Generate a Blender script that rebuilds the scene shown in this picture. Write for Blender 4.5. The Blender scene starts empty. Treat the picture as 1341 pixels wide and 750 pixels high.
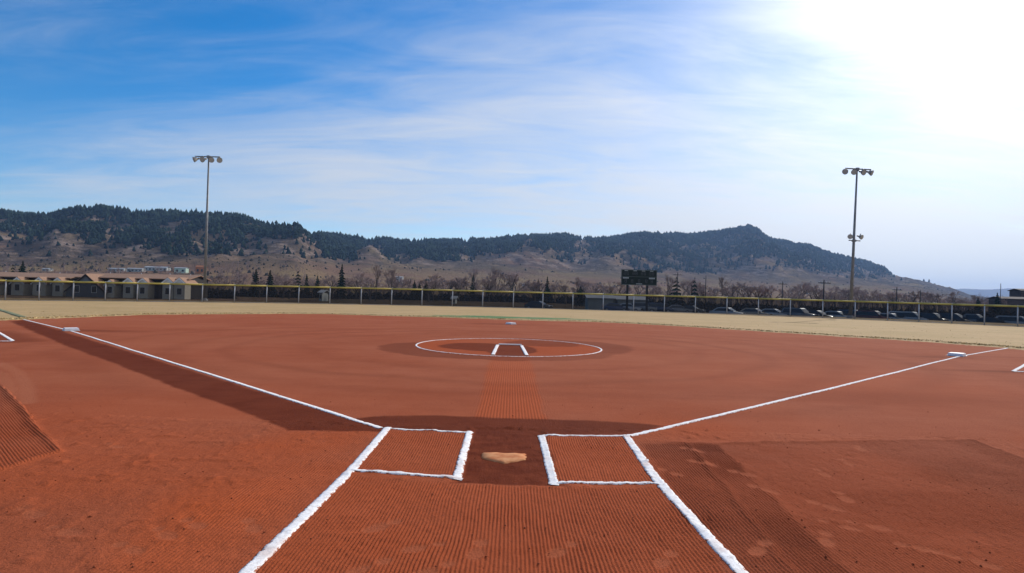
import bpy, bmesh, math, random
import numpy as np
from mathutils import Vector, Matrix
R = math.radians
sc = bpy.context.scene
COL = sc.collection
rnd = random.Random(7)

# ------------------------------------------------------------------ camera
EYE = 1.5
FPX, PW, PH = 800.0, 1341.0, 750.0
PITCH, ROLL = math.atan(11.0 / 800.0), 0.0255
Fv = Vector((0, math.cos(PITCH), math.sin(PITCH)))
U0 = Vector((0, -math.sin(PITCH), math.cos(PITCH)))
R0 = Vector((1, 0, 0))
Rv = R0 * math.cos(ROLL) + U0 * math.sin(ROLL)
Uv = -R0 * math.sin(ROLL) + U0 * math.cos(ROLL)
cam_d = bpy.data.cameras.new('camera')
cam = bpy.data.objects.new('camera', cam_d)
COL.objects.link(cam)
cam_d.sensor_width = 36.0
cam_d.lens = 36.0 * FPX / PW
cam_d.clip_start, cam_d.clip_end = 0.05, 30000
cam.matrix_world = Matrix(((Rv.x, Uv.x, -Fv.x, 0), (Rv.y, Uv.y, -Fv.y, 0), (Rv.z, Uv.z, -Fv.z, EYE), (0, 0, 0, 1)))
sc.camera = cam

# ------------------------------------------------------------------ sun, sky, exposure
SUN_AZ, SUN_EL = R(37), R(29)          # azimuth measured from +Y towards +X
SUN_DIR = Vector((math.sin(SUN_AZ) * math.cos(SUN_EL), math.cos(SUN_AZ) * math.cos(SUN_EL), math.sin(SUN_EL)))
SKY_STRENGTH = 0.1
sc.view_settings.view_transform = 'Standard'
sc.view_settings.look = 'None'
sc.view_settings.exposure = 0.0
sc.view_settings.gamma = 1.0
sun_d = bpy.data.lights.new('sun', 'SUN')
sun_d.energy, sun_d.angle, sun_d.color = 4.0, R(0.5), (1.0, 0.95, 0.88)
sun = bpy.data.objects.new('sun', sun_d)
COL.objects.link(sun)
sun.rotation_mode = 'QUATERNION'
sun.rotation_quaternion = SUN_DIR.to_track_quat('Z', 'Y')
sun.location = SUN_DIR * 50


class NT:
    """tiny helper to write shader node graphs as expressions"""
    def __init__(s, tree):
        s.t = tree
        s.n, s.l = tree.nodes, tree.links

    def put(s, sock, v):
        if isinstance(v, bpy.types.NodeSocket):
            s.l.new(v, sock)
        elif isinstance(v, (tuple, list)):
            if len(sock.default_value) == 4 and len(v) == 3:
                v = (*v, 1)
            sock.default_value = v
        else:
            sock.default_value = v

    def m(s, op, a, b=0.0, c=0.0, clamp=False):
        nd = s.n.new('ShaderNodeMath')
        nd.operation, nd.use_clamp = op, clamp
        s.put(nd.inputs[0], a), s.put(nd.inputs[1], b), s.put(nd.inputs[2], c)
        return nd.outputs[0]

    def vm(s, op, a, b=(0, 0, 0)):
        nd = s.n.new('ShaderNodeVectorMath')
        nd.operation = op
        s.put(nd.inputs[0], a), s.put(nd.inputs[1], b)
        return nd.outputs['Value'] if op in ('DOT_PRODUCT', 'LENGTH') else nd.outputs[0]

    def mix(s, f, a, b, mode='MIX'):
        nd = s.n.new('ShaderNodeMix')
        nd.data_type, nd.blend_type = 'RGBA', mode
        s.put(nd.inputs[0], f), s.put(nd.inputs[6], a), s.put(nd.inputs[7], b)
        return nd.outputs[2]

    def noise(s, vec, scale, detail=3.0, rough=0.55, dist=0.0):
        nd = s.n.new('ShaderNodeTexNoise')
        s.put(nd.inputs['Vector'], vec)
        nd.inputs['Scale'].default_value = scale
        nd.inputs['Detail'].default_value = detail
        nd.inputs['Roughness'].default_value = rough
        nd.inputs['Distortion'].default_value = dist
        return nd.outputs[0]

    def ss(s, v, a, b, to0=0.0, to1=1.0):
        nd = s.n.new('ShaderNodeMapRange')
        nd.interpolation_type = 'SMOOTHSTEP'
        s.put(nd.inputs[0], v)
        for i, x in enumerate((a, b, to0, to1)):
            s.put(nd.inputs[i + 1], x)
        return nd.outputs[0]

    def scale(s, vec, xyz, loc=(0, 0, 0), rot=(0, 0, 0)):
        nd = s.n.new('ShaderNodeMapping')
        s.put(nd.inputs[0], vec)
        nd.inputs[1].default_value = loc
        nd.inputs[2].default_value = rot
        nd.inputs[3].default_value = xyz
        return nd.outputs[0]

    def attr(s, name):
        nd = s.n.new('ShaderNodeAttribute')
        nd.attribute_name = name
        return nd.outputs['Fac']

    def pos(s):
        return s.n.new('ShaderNodeNewGeometry').outputs['Position']

    def obj(s):
        return s.n.new('ShaderNodeTexCoord').outputs['Object']

    def rand(s):
        return s.n.new('ShaderNodeObjectInfo').outputs['Random']

    def bump(s, h, strength, dist):
        nd = s.n.new('ShaderNodeBump')
        nd.inputs['Strength'].default_value = strength
        nd.inputs['Distance'].default_value = dist
        s.put(nd.inputs['Height'], h)
        return nd.outputs[0]


world = bpy.data.worlds.new('World')
sc.world = world
world.use_nodes = True
w = NT(world.node_tree)
bg = world.node_tree.nodes['Background']
sky = w.n.new('ShaderNodeTexSky')
sky.sky_type = 'NISHITA'
sky.sun_disc = False
sky.sun_elevation, sky.sun_rotation = SUN_EL, SUN_AZ
sky.altitude, sky.air_density, sky.dust_density, sky.ozone_density = 1100, 1.0, 0.6, 2.0
hs = w.n.new('ShaderNodeHueSaturation')
hs.inputs['Saturation'].default_value = 1.5
hs.inputs['Value'].default_value = 1.42
hs.inputs['Hue'].default_value = 0.503
w.put(hs.inputs['Color'], sky.outputs[0])
dirv = w.n.new('ShaderNodeTexCoord').outputs['Generated']
sep = w.n.new('ShaderNodeSeparateXYZ')
w.put(sep.inputs[0], dirv)
zz = w.m('ADD', w.m('MAXIMUM', sep.outputs[2], 0.0), 0.16)
cv = w.n.new('ShaderNodeCombineXYZ')           # the cirrus sheet is a high flat layer seen in perspective
w.put(cv.inputs[0], w.m('DIVIDE', sep.outputs[0], zz)), w.put(cv.inputs[1], w.m('DIVIDE', sep.outputs[1], zz))
cp = cv.outputs[0]
n1 = w.noise(w.scale(cp, (0.50, 1.15, 1), (15.0, 0.9, 0), (0, 0, R(-16))), 1.0, 5, 0.52, 0.5)
n2 = w.noise(w.scale(cp, (0.20, 0.42, 1), (8.4, 3.9, 0), (0, 0, R(-8))), 1.0, 3, 0.5, 0.3)
n3 = w.noise(w.scale(cp, (1.6, 5.0, 1), (0.0, 0.0, 0), (0, 0, R(-22))), 1.0, 5, 0.62, 0.8)
mu = w.m('MAXIMUM', w.vm('DOT_PRODUCT', dirv, tuple(SUN_DIR)), 0.0)
cs = w.m('ADD', w.m('ADD', w.m('MULTIPLY', n1, 1.25), w.m('MULTIPLY', n2, 0.75)), w.m('MULTIPLY', n3, 0.60))
east = w.m('MULTIPLY', sep.outputs[0], 0.60)       # the sheet thickens to the east
low = w.m('MULTIPLY', w.m('POWER', w.m('SUBTRACT', 1.0, w.m('MAXIMUM', sep.outputs[2], 0.0)), 7.0), 0.30)
cov = w.ss(w.m('ADD', w.m('ADD', w.m('SUBTRACT', cs, 0.79), east), low), 0.02, 1.02)
cov = w.m('MULTIPLY', cov, 0.94)
glow = w.m('ADD', w.m('MULTIPLY', w.m('POWER', mu, 5.0), 2.4), w.m('MULTIPLY', w.m('POWER', mu, 24.0), 9.0))
cb = w.m('ADD', 7.5, glow)
cc = w.n.new('ShaderNodeCombineColor')
w.put(cc.inputs[0], w.m('MULTIPLY', cb, 0.965)), w.put(cc.inputs[1], w.m('MULTIPLY', cb, 0.98)), w.put(cc.inputs[2], w.m('MULTIPLY', cb, 1.01))
w.put(bg.inputs[0], w.mix(cov, hs.outputs[0], cc.outputs[0]))
bg.inputs[1].default_value = SKY_STRENGTH

sc.render.engine = 'CYCLES'
sc.cycles.use_denoising = True
sc.cycles.max_bounces = 6
sc.cycles.transparent_max_bounces = 12
sc.cycles.volume_bounces = 0


# ------------------------------------------------------------------ pixels, ground height
def ray(x, y):
    return Fv + Rv * ((x - PW / 2) / FPX) + Uv * ((PH / 2 - y) / FPX)


def sstep(a, b, v):
    t = np.clip((np.asarray(v, float) - a) / (b - a), 0, 1)
    return t * t * (3 - 2 * t)


def gz(x, y):
    """ground height: flat infield, outfield crowned for drainage, lower land behind the fence"""
    x, y = np.asarray(x, float), np.asarray(y, float)
    cr = -0.26 * np.clip((np.abs(x) - 6) / 44, 0, 1.3) ** 2 * sstep(28, 52, y)
    return cr - 0.85 * sstep(70, 78, y) - 0.1 * sstep(90, 135, y)


def at(x, y, z=None):
    """the point of the ground seen at photo pixel (x, y)"""
    d = ray(x, y)
    g = 0.0
    for _ in range(30):
        t = (EYE - g) / max(-d.z, 1e-4)
        t = min(t, 400)
        g = float(gz(d.x * t, d.y * t))
    return Vector((d.x * t, d.y * t, g if z is None else z))


def xat(px, Y, py=380):
    d = ray(px, py)
    return d.x / d.y * Y


def zat(px, py, Y):
    d = ray(px, py)
    return EYE + d.z / d.y * Y


def proj(X, Y, Z):
    vx, vy, vz = X, Y, Z - EYE
    dep = vx * Fv.x + vy * Fv.y + vz * Fv.z
    a = (vx * Rv.x + vy * Rv.y + vz * Rv.z) / dep
    b = (vx * Uv.x + vy * Uv.y + vz * Uv.z) / dep
    return PW / 2 + a * FPX, PH / 2 - b * FPX


def vnoise(x, y, seed=0):
    x, y = np.asarray(x, float), np.asarray(y, float)
    xi, yi = np.floor(x).astype(np.int64), np.floor(y).astype(np.int64)
    fx, fy = x - xi, y - yi
    fx, fy = fx * fx * (3 - 2 * fx), fy * fy * (3 - 2 * fy)

    def h(i, j):
        n = (i * 374761393 + j * 668265263 + seed * 974634713) & 0xFFFFFFFF
        n = ((n ^ (n >> 13)) * 1274126177) & 0xFFFFFFFF
        n = (n ^ (n >> 16)) & 0xFFFFFFFF
        return n / 4294967295.0
    return (h(xi, yi) * (1 - fx) + h(xi + 1, yi) * fx) * (1 - fy) + (h(xi, yi + 1) * (1 - fx) + h(xi + 1, yi + 1) * fx) * fy


def fbm(x, y, o=4, seed=0):
    s, a, t = 0, 0.5, 0
    for k in range(o):
        s = s + a * vnoise(x * 2 ** k, y * 2 ** k, seed + k)
        t += a
        a *= 0.5
    return s / t


# ------------------------------------------------------------------ object helpers
def link(o):
    COL.objects.link(o)
    return o


def tag(o, label=None, cat=None, group=None, kind=None):
    if label: o['label'] = label
    if cat: o['category'] = cat
    if group: o['group'] = group
    if kind: o['kind'] = kind
    return o


def thing(name, label, cat, loc=(0, 0, 0), rz=0.0, group=None):
    o = link(bpy.data.objects.new(name, None))
    o.empty_display_size = 0.2
    o.location, o.rotation_euler = loc, (0, 0, rz)
    return tag(o, label, cat, group)


def mesh_np(name, V, F, mat, parent=None, smooth=False, attrs=None, kind=None):
    """V (n,3), F (m,k) numpy arrays"""
    V, F = np.asarray(V, np.float32), np.asarray(F, np.int32)
    me = bpy.data.meshes.new(name)
    me.vertices.add(len(V)), me.vertices.foreach_set('co', V.ravel())
    m, k = F.shape
    me.loops.add(m * k), me.loops.foreach_set('vertex_index', F.ravel())
    me.polygons.add(m)
    me.polygons.foreach_set('loop_start', np.arange(0, m * k, k, dtype=np.int32))
    if smooth:
        me.polygons.foreach_set('use_smooth', np.ones(m, bool))
    for n, a in (attrs or {}).items():
        at_ = me.attributes.new(n, 'FLOAT', 'POINT')
        at_.data.foreach_set('value', np.asarray(a, np.float32).ravel())
    me.update(calc_edges=True)
    me.validate()
    if mat: me.materials.append(mat)
    o = link(bpy.data.objects.new(name, me))
    if parent: o.parent = parent
    if kind: o['kind'] = kind
    return o


def grid_faces(nr, nc):
    i = np.arange(nr - 1)[:, None] * nc + np.arange(nc - 1)[None, :]
    return np.stack([i, i + 1, i + nc + 1, i + nc], -1).reshape(-1, 4)


class MB:
    def __init__(s):
        s.v, s.f = [], []

    def box(s, c, d, rz=0.0, taper=1.0):
        x, y, z = d[0] / 2, d[1] / 2, d[2] / 2
        n = len(s.v)
        ca, sa = math.cos(rz), math.sin(rz)
        for k in (-1, 1):
            t = taper if k == 1 else 1.0
            for i, j in ((-1, -1), (1, -1), (1, 1), (-1, 1)):
                px, py = i * x * t, j * y * t
                s.v.append((c[0] + px * ca - py * sa, c[1] + px * sa + py * ca, c[2] + k * z))
        for q in ((0, 3, 2, 1), (4, 5, 6, 7), (0, 1, 5, 4), (1, 2, 6, 5), (2, 3, 7, 6), (3, 0, 4, 7)):
            s.f.append([n + i for i in q])
        return s

    def tube(s, a, b, r0, r1=None, n=8, cap=True):
        a, b = Vector(a), Vector(b)
        r1 = r0 if r1 is None else r1
        d = (b - a).normalized()
        e = Vector((0, 0, 1)) if abs(d.z) < 0.9 else Vector((1, 0, 0))
        p = d.cross(e).normalized()
        q = d.cross(p)
        k = len(s.v)
        for c, r in ((a, r0), (b, r1)):
            for i in range(n):
                t = 2 * math.pi * i / n
                s.v.append(tuple(c + p * (r * math.cos(t)) + q * (r * math.sin(t))))
        for i in range(n):
            j = (i + 1) % n
            s.f.append([k + i, k + n + i, k + n + j, k + j])
        if cap:
            s.f.append([k + i for i in range(n)])
            s.f.append([k + n + i for i in reversed(range(n))])
        return s

    def poly(s, pts):
        n = len(s.v)
        s.v += [tuple(p) for p in pts]
        s.f.append(list(range(n, n + len(pts))))
        return s

    def prism(s, prof, y0, y1, ax='x'):
        """profile extruded; ax 'x': profile (x,z) extruded along y; ax 'y': profile (y,z) extruded along x"""
        n, k = len(s.v), len(prof)
        for e in (y0, y1):
            for p in prof:
                s.v.append((p[0], e, p[1]) if ax == 'x' else (e, p[0], p[1]))
        for i in range(k):
            j = (i + 1) % k
            s.f.append([n + i, n + j, n + k + j, n + k + i])
        s.f.append([n + i for i in reversed(range(k))])
        s.f.append([n + k + i for i in range(k)])
        return s

    def build(s, name, mat, parent=None, smooth=False, bevel=0.0, kind=None):
        me = bpy.data.meshes.new(name)
        me.from_pydata(s.v, [], s.f)
        bm = bmesh.new()
        bm.from_mesh(me)
        if bevel:
            bmesh.ops.bevel(bm, geom=bm.edges[:], offset=bevel, segments=2, affect='EDGES')
        bmesh.ops.recalc_face_normals(bm, faces=bm.faces[:])
        bm.to_mesh(me)
        bm.free()
        if smooth:
            for p in me.polygons: p.use_smooth = True
        if mat: me.materials.append(mat)
        o = link(bpy.data.objects.new(name, me))
        if parent: o.parent = parent
        if kind: o['kind'] = kind
        return o


def copy_tree(o, parent=None):
    c = link(o.copy())
    c.parent = parent
    for ch in list(o.children):
        copy_tree(ch, c)
    return c


# ------------------------------------------------------------------ materials
def mat(name, col, rough=0.8, var=0.0, vscale=2.0, metal=0.0, bump=0.0, rnd_var=0.0, spec=0.3, col2=None):
    m = bpy.data.materials.new(name)
    m.use_nodes = True
    t = NT(m.node_tree)
    b = m.node_tree.nodes['Principled BSDF']
    c = (*col, 1)
    p = t.obj()
    if var or col2:
        n = t.noise(p, vscale, 4, 0.6)
        lo = tuple(v * (1 - var) for v in col)
        hi = tuple(v * (1 + var) for v in col) if col2 is None else col2
        c = t.mix(t.ss(n, 0.3, 0.7), lo, hi)
    if rnd_var:
        k = t.m('ADD', 1 - rnd_var, t.m('MULTIPLY', t.rand(), 2 * rnd_var))
        nd = t.n.new('ShaderNodeVectorMath')
        nd.operation = 'SCALE'
        t.put(nd.inputs[0], c if not isinstance(c, tuple) else c[:3])
        t.put(nd.inputs['Scale'], k)
        c = nd.outputs[0]
    t.put(b.inputs['Base Color'], c)
    b.inputs['Roughness'].default_value = rough
    b.inputs['Metallic'].default_value = metal
    b.inputs['Specular IOR Level'].default_value = spec
    if bump:
        t.put(b.inputs['Normal'], t.bump(t.noise(p, vscale * 4, 4, 0.6), 0.6, bump))
    return m


def clay_mat():
    m = bpy.data.materials.new('clay')
    m.use_nodes = True
    t = NT(m.node_tree)
    b = m.node_tree.nodes['Principled BSDF']
    p = t.pos()
    big = t.noise(p, 0.35, 4, 0.6)
    mid = t.noise(p, 2.2, 4, 0.6)
    fine = t.noise(p, 55.0, 5, 0.7)
    speck = t.noise(p, 160.0, 2, 0.6)
    drag = t.noise(t.scale(p, (0.25, 2.6, 1), rot=(0, 0, 0.04)), 1.0, 4, 0.6)
    c = t.mix(t.ss(big, 0.3, 0.7), (0.325, 0.087, 0.041), (0.375, 0.112, 0.058))
    c = t.mix(t.m('MULTIPLY', t.ss(drag, 0.35, 0.7), 0.30), c, (0.285, 0.068, 0.029))
    c = t.mix(t.m('MULTIPLY', t.ss(mid, 0.42, 0.68), 0.22), c, (0.24, 0.056, 0.025))
    c = t.mix(t.m('MULTIPLY', t.ss(t.noise(p, 0.9, 5, 0.65, 0.4), 0.5, 0.72), 0.30), c, (0.40, 0.125, 0.062))
    c = t.mix(t.attr('warm'), c, (0.430, 0.082, 0.022))
    c = t.mix(t.attr('dust'), c, (0.41, 0.135, 0.070))
    dm = t.m('MULTIPLY', t.attr('damp'), t.ss(mid, 0.1, 0.75, 1.0, 0.80))
    c = t.mix(dm, c, (0.092, 0.015, 0.006))
    c = t.mix(t.m('MULTIPLY', t.ss(fine, 0.38, 0.72), 0.36), c, (0.13, 0.034, 0.018), 'MIX')
    c = t.mix(t.m('MULTIPLY', t.ss(speck, 0.66, 0.76), 0.40), c, (0.42, 0.20, 0.13))
    c = t.mix(t.m('MULTIPLY', t.ss(t.noise(p, 38.0, 2, 0.5), 0.62, 0.72), 0.40), c, (0.11, 0.026, 0.013))
    # faint comb marks of the hand rake in the pitching lane
    t.put(b.inputs['Base Color'], c)
    b.inputs['Roughness'].default_value = 0.95
    b.inputs['Specular IOR Level'].default_value = 0.03
    wv = t.n.new('ShaderNodeTexWave')
    wv.bands_direction = 'X'
    t.put(wv.inputs['Vector'], p)
    wv.inputs['Scale'].default_value = 8.0
    wv.inputs['Distortion'].default_value = 0.6
    wv.inputs['Detail'].default_value = 2.0
    comb = t.m('MULTIPLY', wv.outputs[0], t.attr('comb'))
    h = t.m('ADD', t.m('MULTIPLY', fine, 0.012), t.m('MULTIPLY', mid, 0.006))
    h = t.m('ADD', h, t.m('MULTIPLY', comb, 0.004))
    t.put(b.inputs['Normal'], t.bump(h, 0.9, 1.0))
    return m


def chalk_mat():
    m = bpy.data.materials.new('chalk')
    m.use_nodes = True
    t = NT(m.node_tree)
    b = m.node_tree.nodes['Principled BSDF']
    p = t.pos()
    n = t.noise(p, 40, 4, 0.65)
    c = t.mix(t.ss(n, 0.35, 0.6), (0.72, 0.69, 0.68), (0.88, 0.88, 0.89))
    c = t.mix(t.m('MULTIPLY', t.ss(t.noise(p, 90, 3, 0.6), 0.62, 0.72), 0.7), c, (0.42, 0.20, 0.14))
    dirt = t.m('ADD', t.m('MULTIPLY', t.attr('edge'), 0.34), t.noise(p, 30, 5, 0.7))
    c = t.mix(t.ss(dirt, 0.80, 0.88), c, (0.36, 0.12, 0.065))
    c = t.mix(t.m('MULTIPLY', t.ss(t.noise(p, 5, 4, 0.65), 0.5, 0.72), 0.4), c, (0.50, 0.27, 0.19))
    t.put(b.inputs['Base Color'], c)
    b.inputs['Roughness'].default_value = 0.95
    b.inputs['Specular IOR Level'].default_value = 0.05
    t.put(b.inputs['Normal'], t.bump(n, 0.6, 0.006))
    return m


def grass_mat():
    m = bpy.data.materials.new('dormant_grass')
    m.use_nodes = True
    t = NT(m.node_tree)
    b = m.node_tree.nodes['Principled BSDF']
    p = t.pos()
    n = t.noise(p, 0.22, 4, 0.6)
    f = t.noise(p, 3.5, 5, 0.7)
    c = t.mix(t.ss(n, 0.35, 0.65), (0.40, 0.275, 0.13), (0.46, 0.31, 0.16))
    c = t.mix(t.m('MULTIPLY', t.ss(t.noise(t.scale(p, (0.5, 1.6, 1)), 0.45, 4, 0.6), 0.48, 0.66), 0.5), c, (0.35, 0.26, 0.11))
    c = t.mix(t.m('MULTIPLY', t.ss(f, 0.42, 0.7), 0.55), c, (0.34, 0.235, 0.11))
    c = t.mix(t.attr('green'), c, (0.055, 0.17, 0.065))
    t.put(b.inputs['Base Color'], c)
    b.inputs['Roughness'].default_value = 0.95
    b.inputs['Specular IOR Level'].default_value = 0.1
    t.put(b.inputs['Normal'], t.bump(t.noise(p, 14, 5, 0.7), 0.6, 0.02))
    return m


def terrain_mat():
    m = bpy.data.materials.new('prairie_hills')
    m.use_nodes = True
    t = NT(m.node_tree)
    b = m.node_tree.nodes['Principled BSDF']
    p = t.pos()
    a = t.noise(p, 0.004, 5, 0.6)
    d = t.noise(p, 0.03, 5, 0.65)
    e = t.noise(t.scale(p, (1, 0.3, 3)), 0.012, 5, 0.6)
    c = t.mix(t.ss(a, 0.35, 0.65), (0.245, 0.178, 0.092), (0.235, 0.153, 0.092))
    c = t.mix(t.m('MULTIPLY', t.ss(e, 0.48, 0.62), 0.6), c, (0.195, 0.105, 0.080))
    c = t.mix(t.m('MULTIPLY', t.ss(d, 0.5, 0.72), 0.55), c, (0.11, 0.078, 0.056))
    br = t.m('MULTIPLY', t.attr('brush'), t.ss(t.noise(p, 0.011, 6, 0.75), 0.36, 0.54))
    c = t.mix(t.m('MULTIPLY', br, 0.85), c, (0.075, 0.060, 0.046))
    st = t.m('MULTIPLY', t.attr('steep'), t.ss(t.noise(t.scale(p, (1, 1, 4)), 0.022, 6, 0.75), 0.47, 0.62))
    c = t.mix(st, c, (0.27, 0.20, 0.16))
    c = t.mix(t.attr('near'), c, t.mix(t.ss(t.noise(p, 0.12, 5, 0.65), 0.35, 0.65), (0.10, 0.072, 0.045), (0.155, 0.112, 0.072)))
    t.put(b.inputs['Base Color'], c)
    b.inputs['Roughness'].default_value = 1.0
    b.inputs['Specular IOR Level'].default_value = 0.0
    t.put(b.inputs['Normal'], t.bump(t.noise(p, 0.035, 7, 0.75), 1.0, 12.0))
    return m


def mesh_screen_mat():
    """woven windscreen fabric: dark threads, a third of its area is holes"""
    m = bpy.data.materials.new('windscreen_fabric')
    m.use_nodes = True
    t = NT(m.node_tree)
    b = m.node_tree.nodes['Principled BSDF']
    b.inputs['Base Color'].default_value = (0.009, 0.009, 0.013, 1)
    b.inputs['Roughness'].default_value = 0.85
    tr = t.n.new('ShaderNodeBsdfTransparent')
    mx = t.n.new('ShaderNodeMixShader')
    fac = t.ss(t.noise(t.pos(), 0.5, 3, 0.6), 0.3, 0.7, 0.70, 0.78)
    t.put(mx.inputs[0], fac)
    t.l.new(tr.outputs[0], mx.inputs[1]), t.l.new(b.outputs[0], mx.inputs[2])
    t.l.new(mx.outputs[0], m.node_tree.nodes['Material Output'].inputs[0])
    return m


M = {}
M['clay'], M['chalk'], M['grass'], M['terrain'], M['screen'] = clay_mat(), chalk_mat(), grass_mat(), terrain_mat(), mesh_screen_mat()
M['galv'] = mat('galvanised_steel', (0.50, 0.50, 0.53), 0.5, 0.15, 6, metal=0.3)
M['yellow'] = mat('yellow_fence_guard', (0.48, 0.39, 0.09), 0.6, 0.15, 1.5)
M['pole'] = mat('pole_steel', (0.20, 0.205, 0.22), 0.55, 0.15, 3, metal=0.3)
M['lamp'] = mat('lamp_housing', (0.30, 0.29, 0.28), 0.5, 0.2, 6)
M['lens'] = mat('lamp_glass', (0.35, 0.36, 0.38), 0.15, spec=0.6)
M['white'] = mat('white_base', (0.78, 0.78, 0.80), 0.6, 0.06, 8, bump=0.002)
M['plate'] = mat('dusty_home_plate', (0.44, 0.145, 0.06), 0.9, 0.0, 7, col2=(0.60, 0.29, 0.14), spec=0.05)
M['board'] = mat('scoreboard_green', (0.006, 0.014, 0.011), 0.5, 0.3, 3)
M['board_trim'] = mat('scoreboard_trim', (0.10, 0.12, 0.11), 0.6)
M['board_text'] = mat('scoreboard_lettering', (0.42, 0.43, 0.42), 0.7)
M['digit'] = mat('scoreboard_digit', (0.10, 0.10, 0.11), 0.4, 0.4, 6)
M['post_dark'] = mat('dark_post', (0.035, 0.032, 0.034), 0.7)
M['shingle'] = mat('roof_shingle', (0.27, 0.16, 0.105), 0.9, 0.16, 3.0, rnd_var=0.05)
M['cream'] = mat('cream_siding', (0.60, 0.55, 0.45), 0.85, 0.05, 2)
M['brown'] = mat('brown_siding', (0.022, 0.017, 0.016), 0.85, 0.15, 2)
M['grey'] = mat('grey_siding', (0.13, 0.135, 0.15), 0.85, 0.08, 2)
M['trim'] = mat('white_trim', (0.75, 0.73, 0.70), 0.7)
M['glass'] = mat('window_glass', (0.02, 0.025, 0.03), 0.1, spec=0.6)
M['pale'] = mat('pale_wall', (0.34, 0.36, 0.35), 0.8, 0.08, 0.3)
M['palegreen'] = mat('pale_green_wall', (0.40, 0.52, 0.44), 0.8, 0.08, 0.3)
M['metalroof'] = mat('metal_roof', (0.36, 0.37, 0.38), 0.5, 0.1, 0.3)
M['orange'] = mat('rust_orange_roof', (0.42, 0.16, 0.06), 0.85, 0.1, 0.5)
M['darkbrick'] = mat('dark_brick', (0.060, 0.045, 0.045), 0.9, 0.2, 1)
M['bark'] = mat('bark', (0.11, 0.085, 0.072), 0.95, 0.25, 3, rnd_var=0.2, spec=0.02)
M['twig'] = mat('bare_twigs', (0.28, 0.205, 0.185), 0.95, 0.2, 1.0, rnd_var=0.3, spec=0.02)
M['needle'] = mat('conifer_needles', (0.018, 0.034, 0.022), 0.9, 0.35, 1.5, rnd_var=0.25, spec=0.02)
M['pine'] = mat('ponderosa_needles', (0.016, 0.027, 0.018), 0.95, 0.6, 0.05, rnd_var=0.25, spec=0.02)
M['tuft'] = mat('dry_grass_blades', (0.55, 0.41, 0.21), 0.95, 0.25, 0.5, spec=0.02)
M['asphalt'] = mat('asphalt', (0.055, 0.053, 0.052), 0.95, 0.2, 0.6)
M['tyre'] = mat('tyre_rubber', (0.018, 0.018, 0.018), 0.8)
M['rim'] = mat('wheel_rim', (0.45, 0.45, 0.47), 0.35, metal=0.6)
M['carglass'] = mat('car_glass', (0.030, 0.035, 0.042), 0.05, spec=0.9)
M['headlight'] = mat('headlight_glass', (0.7, 0.7, 0.72), 0.15, spec=0.7)
M['taillight'] = mat('taillight_red', (0.30, 0.01, 0.01), 0.2, spec=0.6)
M['trimblack'] = mat('black_plastic', (0.02, 0.02, 0.022), 0.6)


def paint(name, col, rough=0.28):
    m = mat(name, col, rough, spec=0.6)
    m.node_tree.nodes['Principled BSDF'].inputs['Coat Weight'].default_value = 0.6
    return m


# ------------------------------------------------------------------ the clay infield
def poly_sd(X, Y, pts):
    """signed distance (positive inside) to a polygon, by edges"""
    pts = [(p[0], p[1]) for p in pts]
    ins = np.zeros(X.shape, bool)
    dmin = np.full(X.shape, 1e9)
    n = len(pts)
    for i in range(n):
        (x0, y0), (x1, y1) = pts[i], pts[(i + 1) % n]
        ex, ey = x1 - x0, y1 - y0
        t = np.clip(((X - x0) * ex + (Y - y0) * ey) / (ex * ex + ey * ey + 1e-12), 0, 1)
        dmin = np.minimum(dmin, np.hypot(X - x0 - t * ex, Y - y0 - t * ey))
        c = ((y0 > Y) != (y1 > Y)) & (X < (x1 - x0) * (Y - y0) / (y1 - y0 + 1e-12) + x0)
        ins ^= c
    return np.where(ins, dmin, -dmin)


def G(*pts):
    return [at(*p) for p in pts]


PLATE = at(660, 600)
CIRC = [at(546, 451), at(790, 459), at(668, 467)]
cx = (CIRC[0].x + CIRC[1].x) / 2
CR = (CIRC[1] - CIRC[0]).length / 2
CC = Vector((cx, (at(668, 467).y + CR * 1.12), 0))      # centre of the pitching circle
CRY = CR * 1.12
P_strip = G((33, 419), (497, 561), (505, 566), (378, 564), (300, 532), (236, 510), (152, 477), (84, 452), (14, 421))
P_band = G((440, 560), (447, 549), (500, 545), (560, 543.5), (640, 547), (763, 551), (830, 554), (868, 558), (820, 571), (705, 570), (618, 566), (500, 562))
P_plate = G((618, 560), (712, 562), (730, 634), (742, 638), (590, 633), (603, 626))
P_lane = G((643, 467), (694, 468), (715, 551), (622, 547))
P_coach = G((-60, 433), (16, 433), (42, 441), (60, 447), (20, 449), (-60, 449))
P_right = G((900, 582), (1000, 580), (1275, 577), (1345, 603), (1500, 660), (1500, 900), (1150, 900), (960, 650))
P_right2 = G((838, 582), (940, 584), (1010, 650), (1135, 770), (1200, 900), (1060, 900), (905, 690))
P_leftrake = G((-80, 470), (0, 505), (30, 540), (62, 575), (79, 592), (0, 617), (-80, 640))
P_center = G((455, 625), (600, 634), (735, 641), (865, 640), (1075, 900), (180, 900))
P_lbox = G((508, 564), (612, 569), (598, 625), (463, 615))
P_rbox = G((712, 573), (822, 573), (858, 634), (730, 633))
P_leftwarm = G((380, 563), (500, 562), (320, 750), (180, 900), (-60, 900), (120, 720), (250, 600))
P_rgroove = G((830, 576), (945, 583), (1130, 770), (1260, 900), (1070, 900))
P_lgroove = G((470, 572), (500, 563), (170, 900), (-150, 900), (170, 735), (300, 650), (390, 585))
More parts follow.
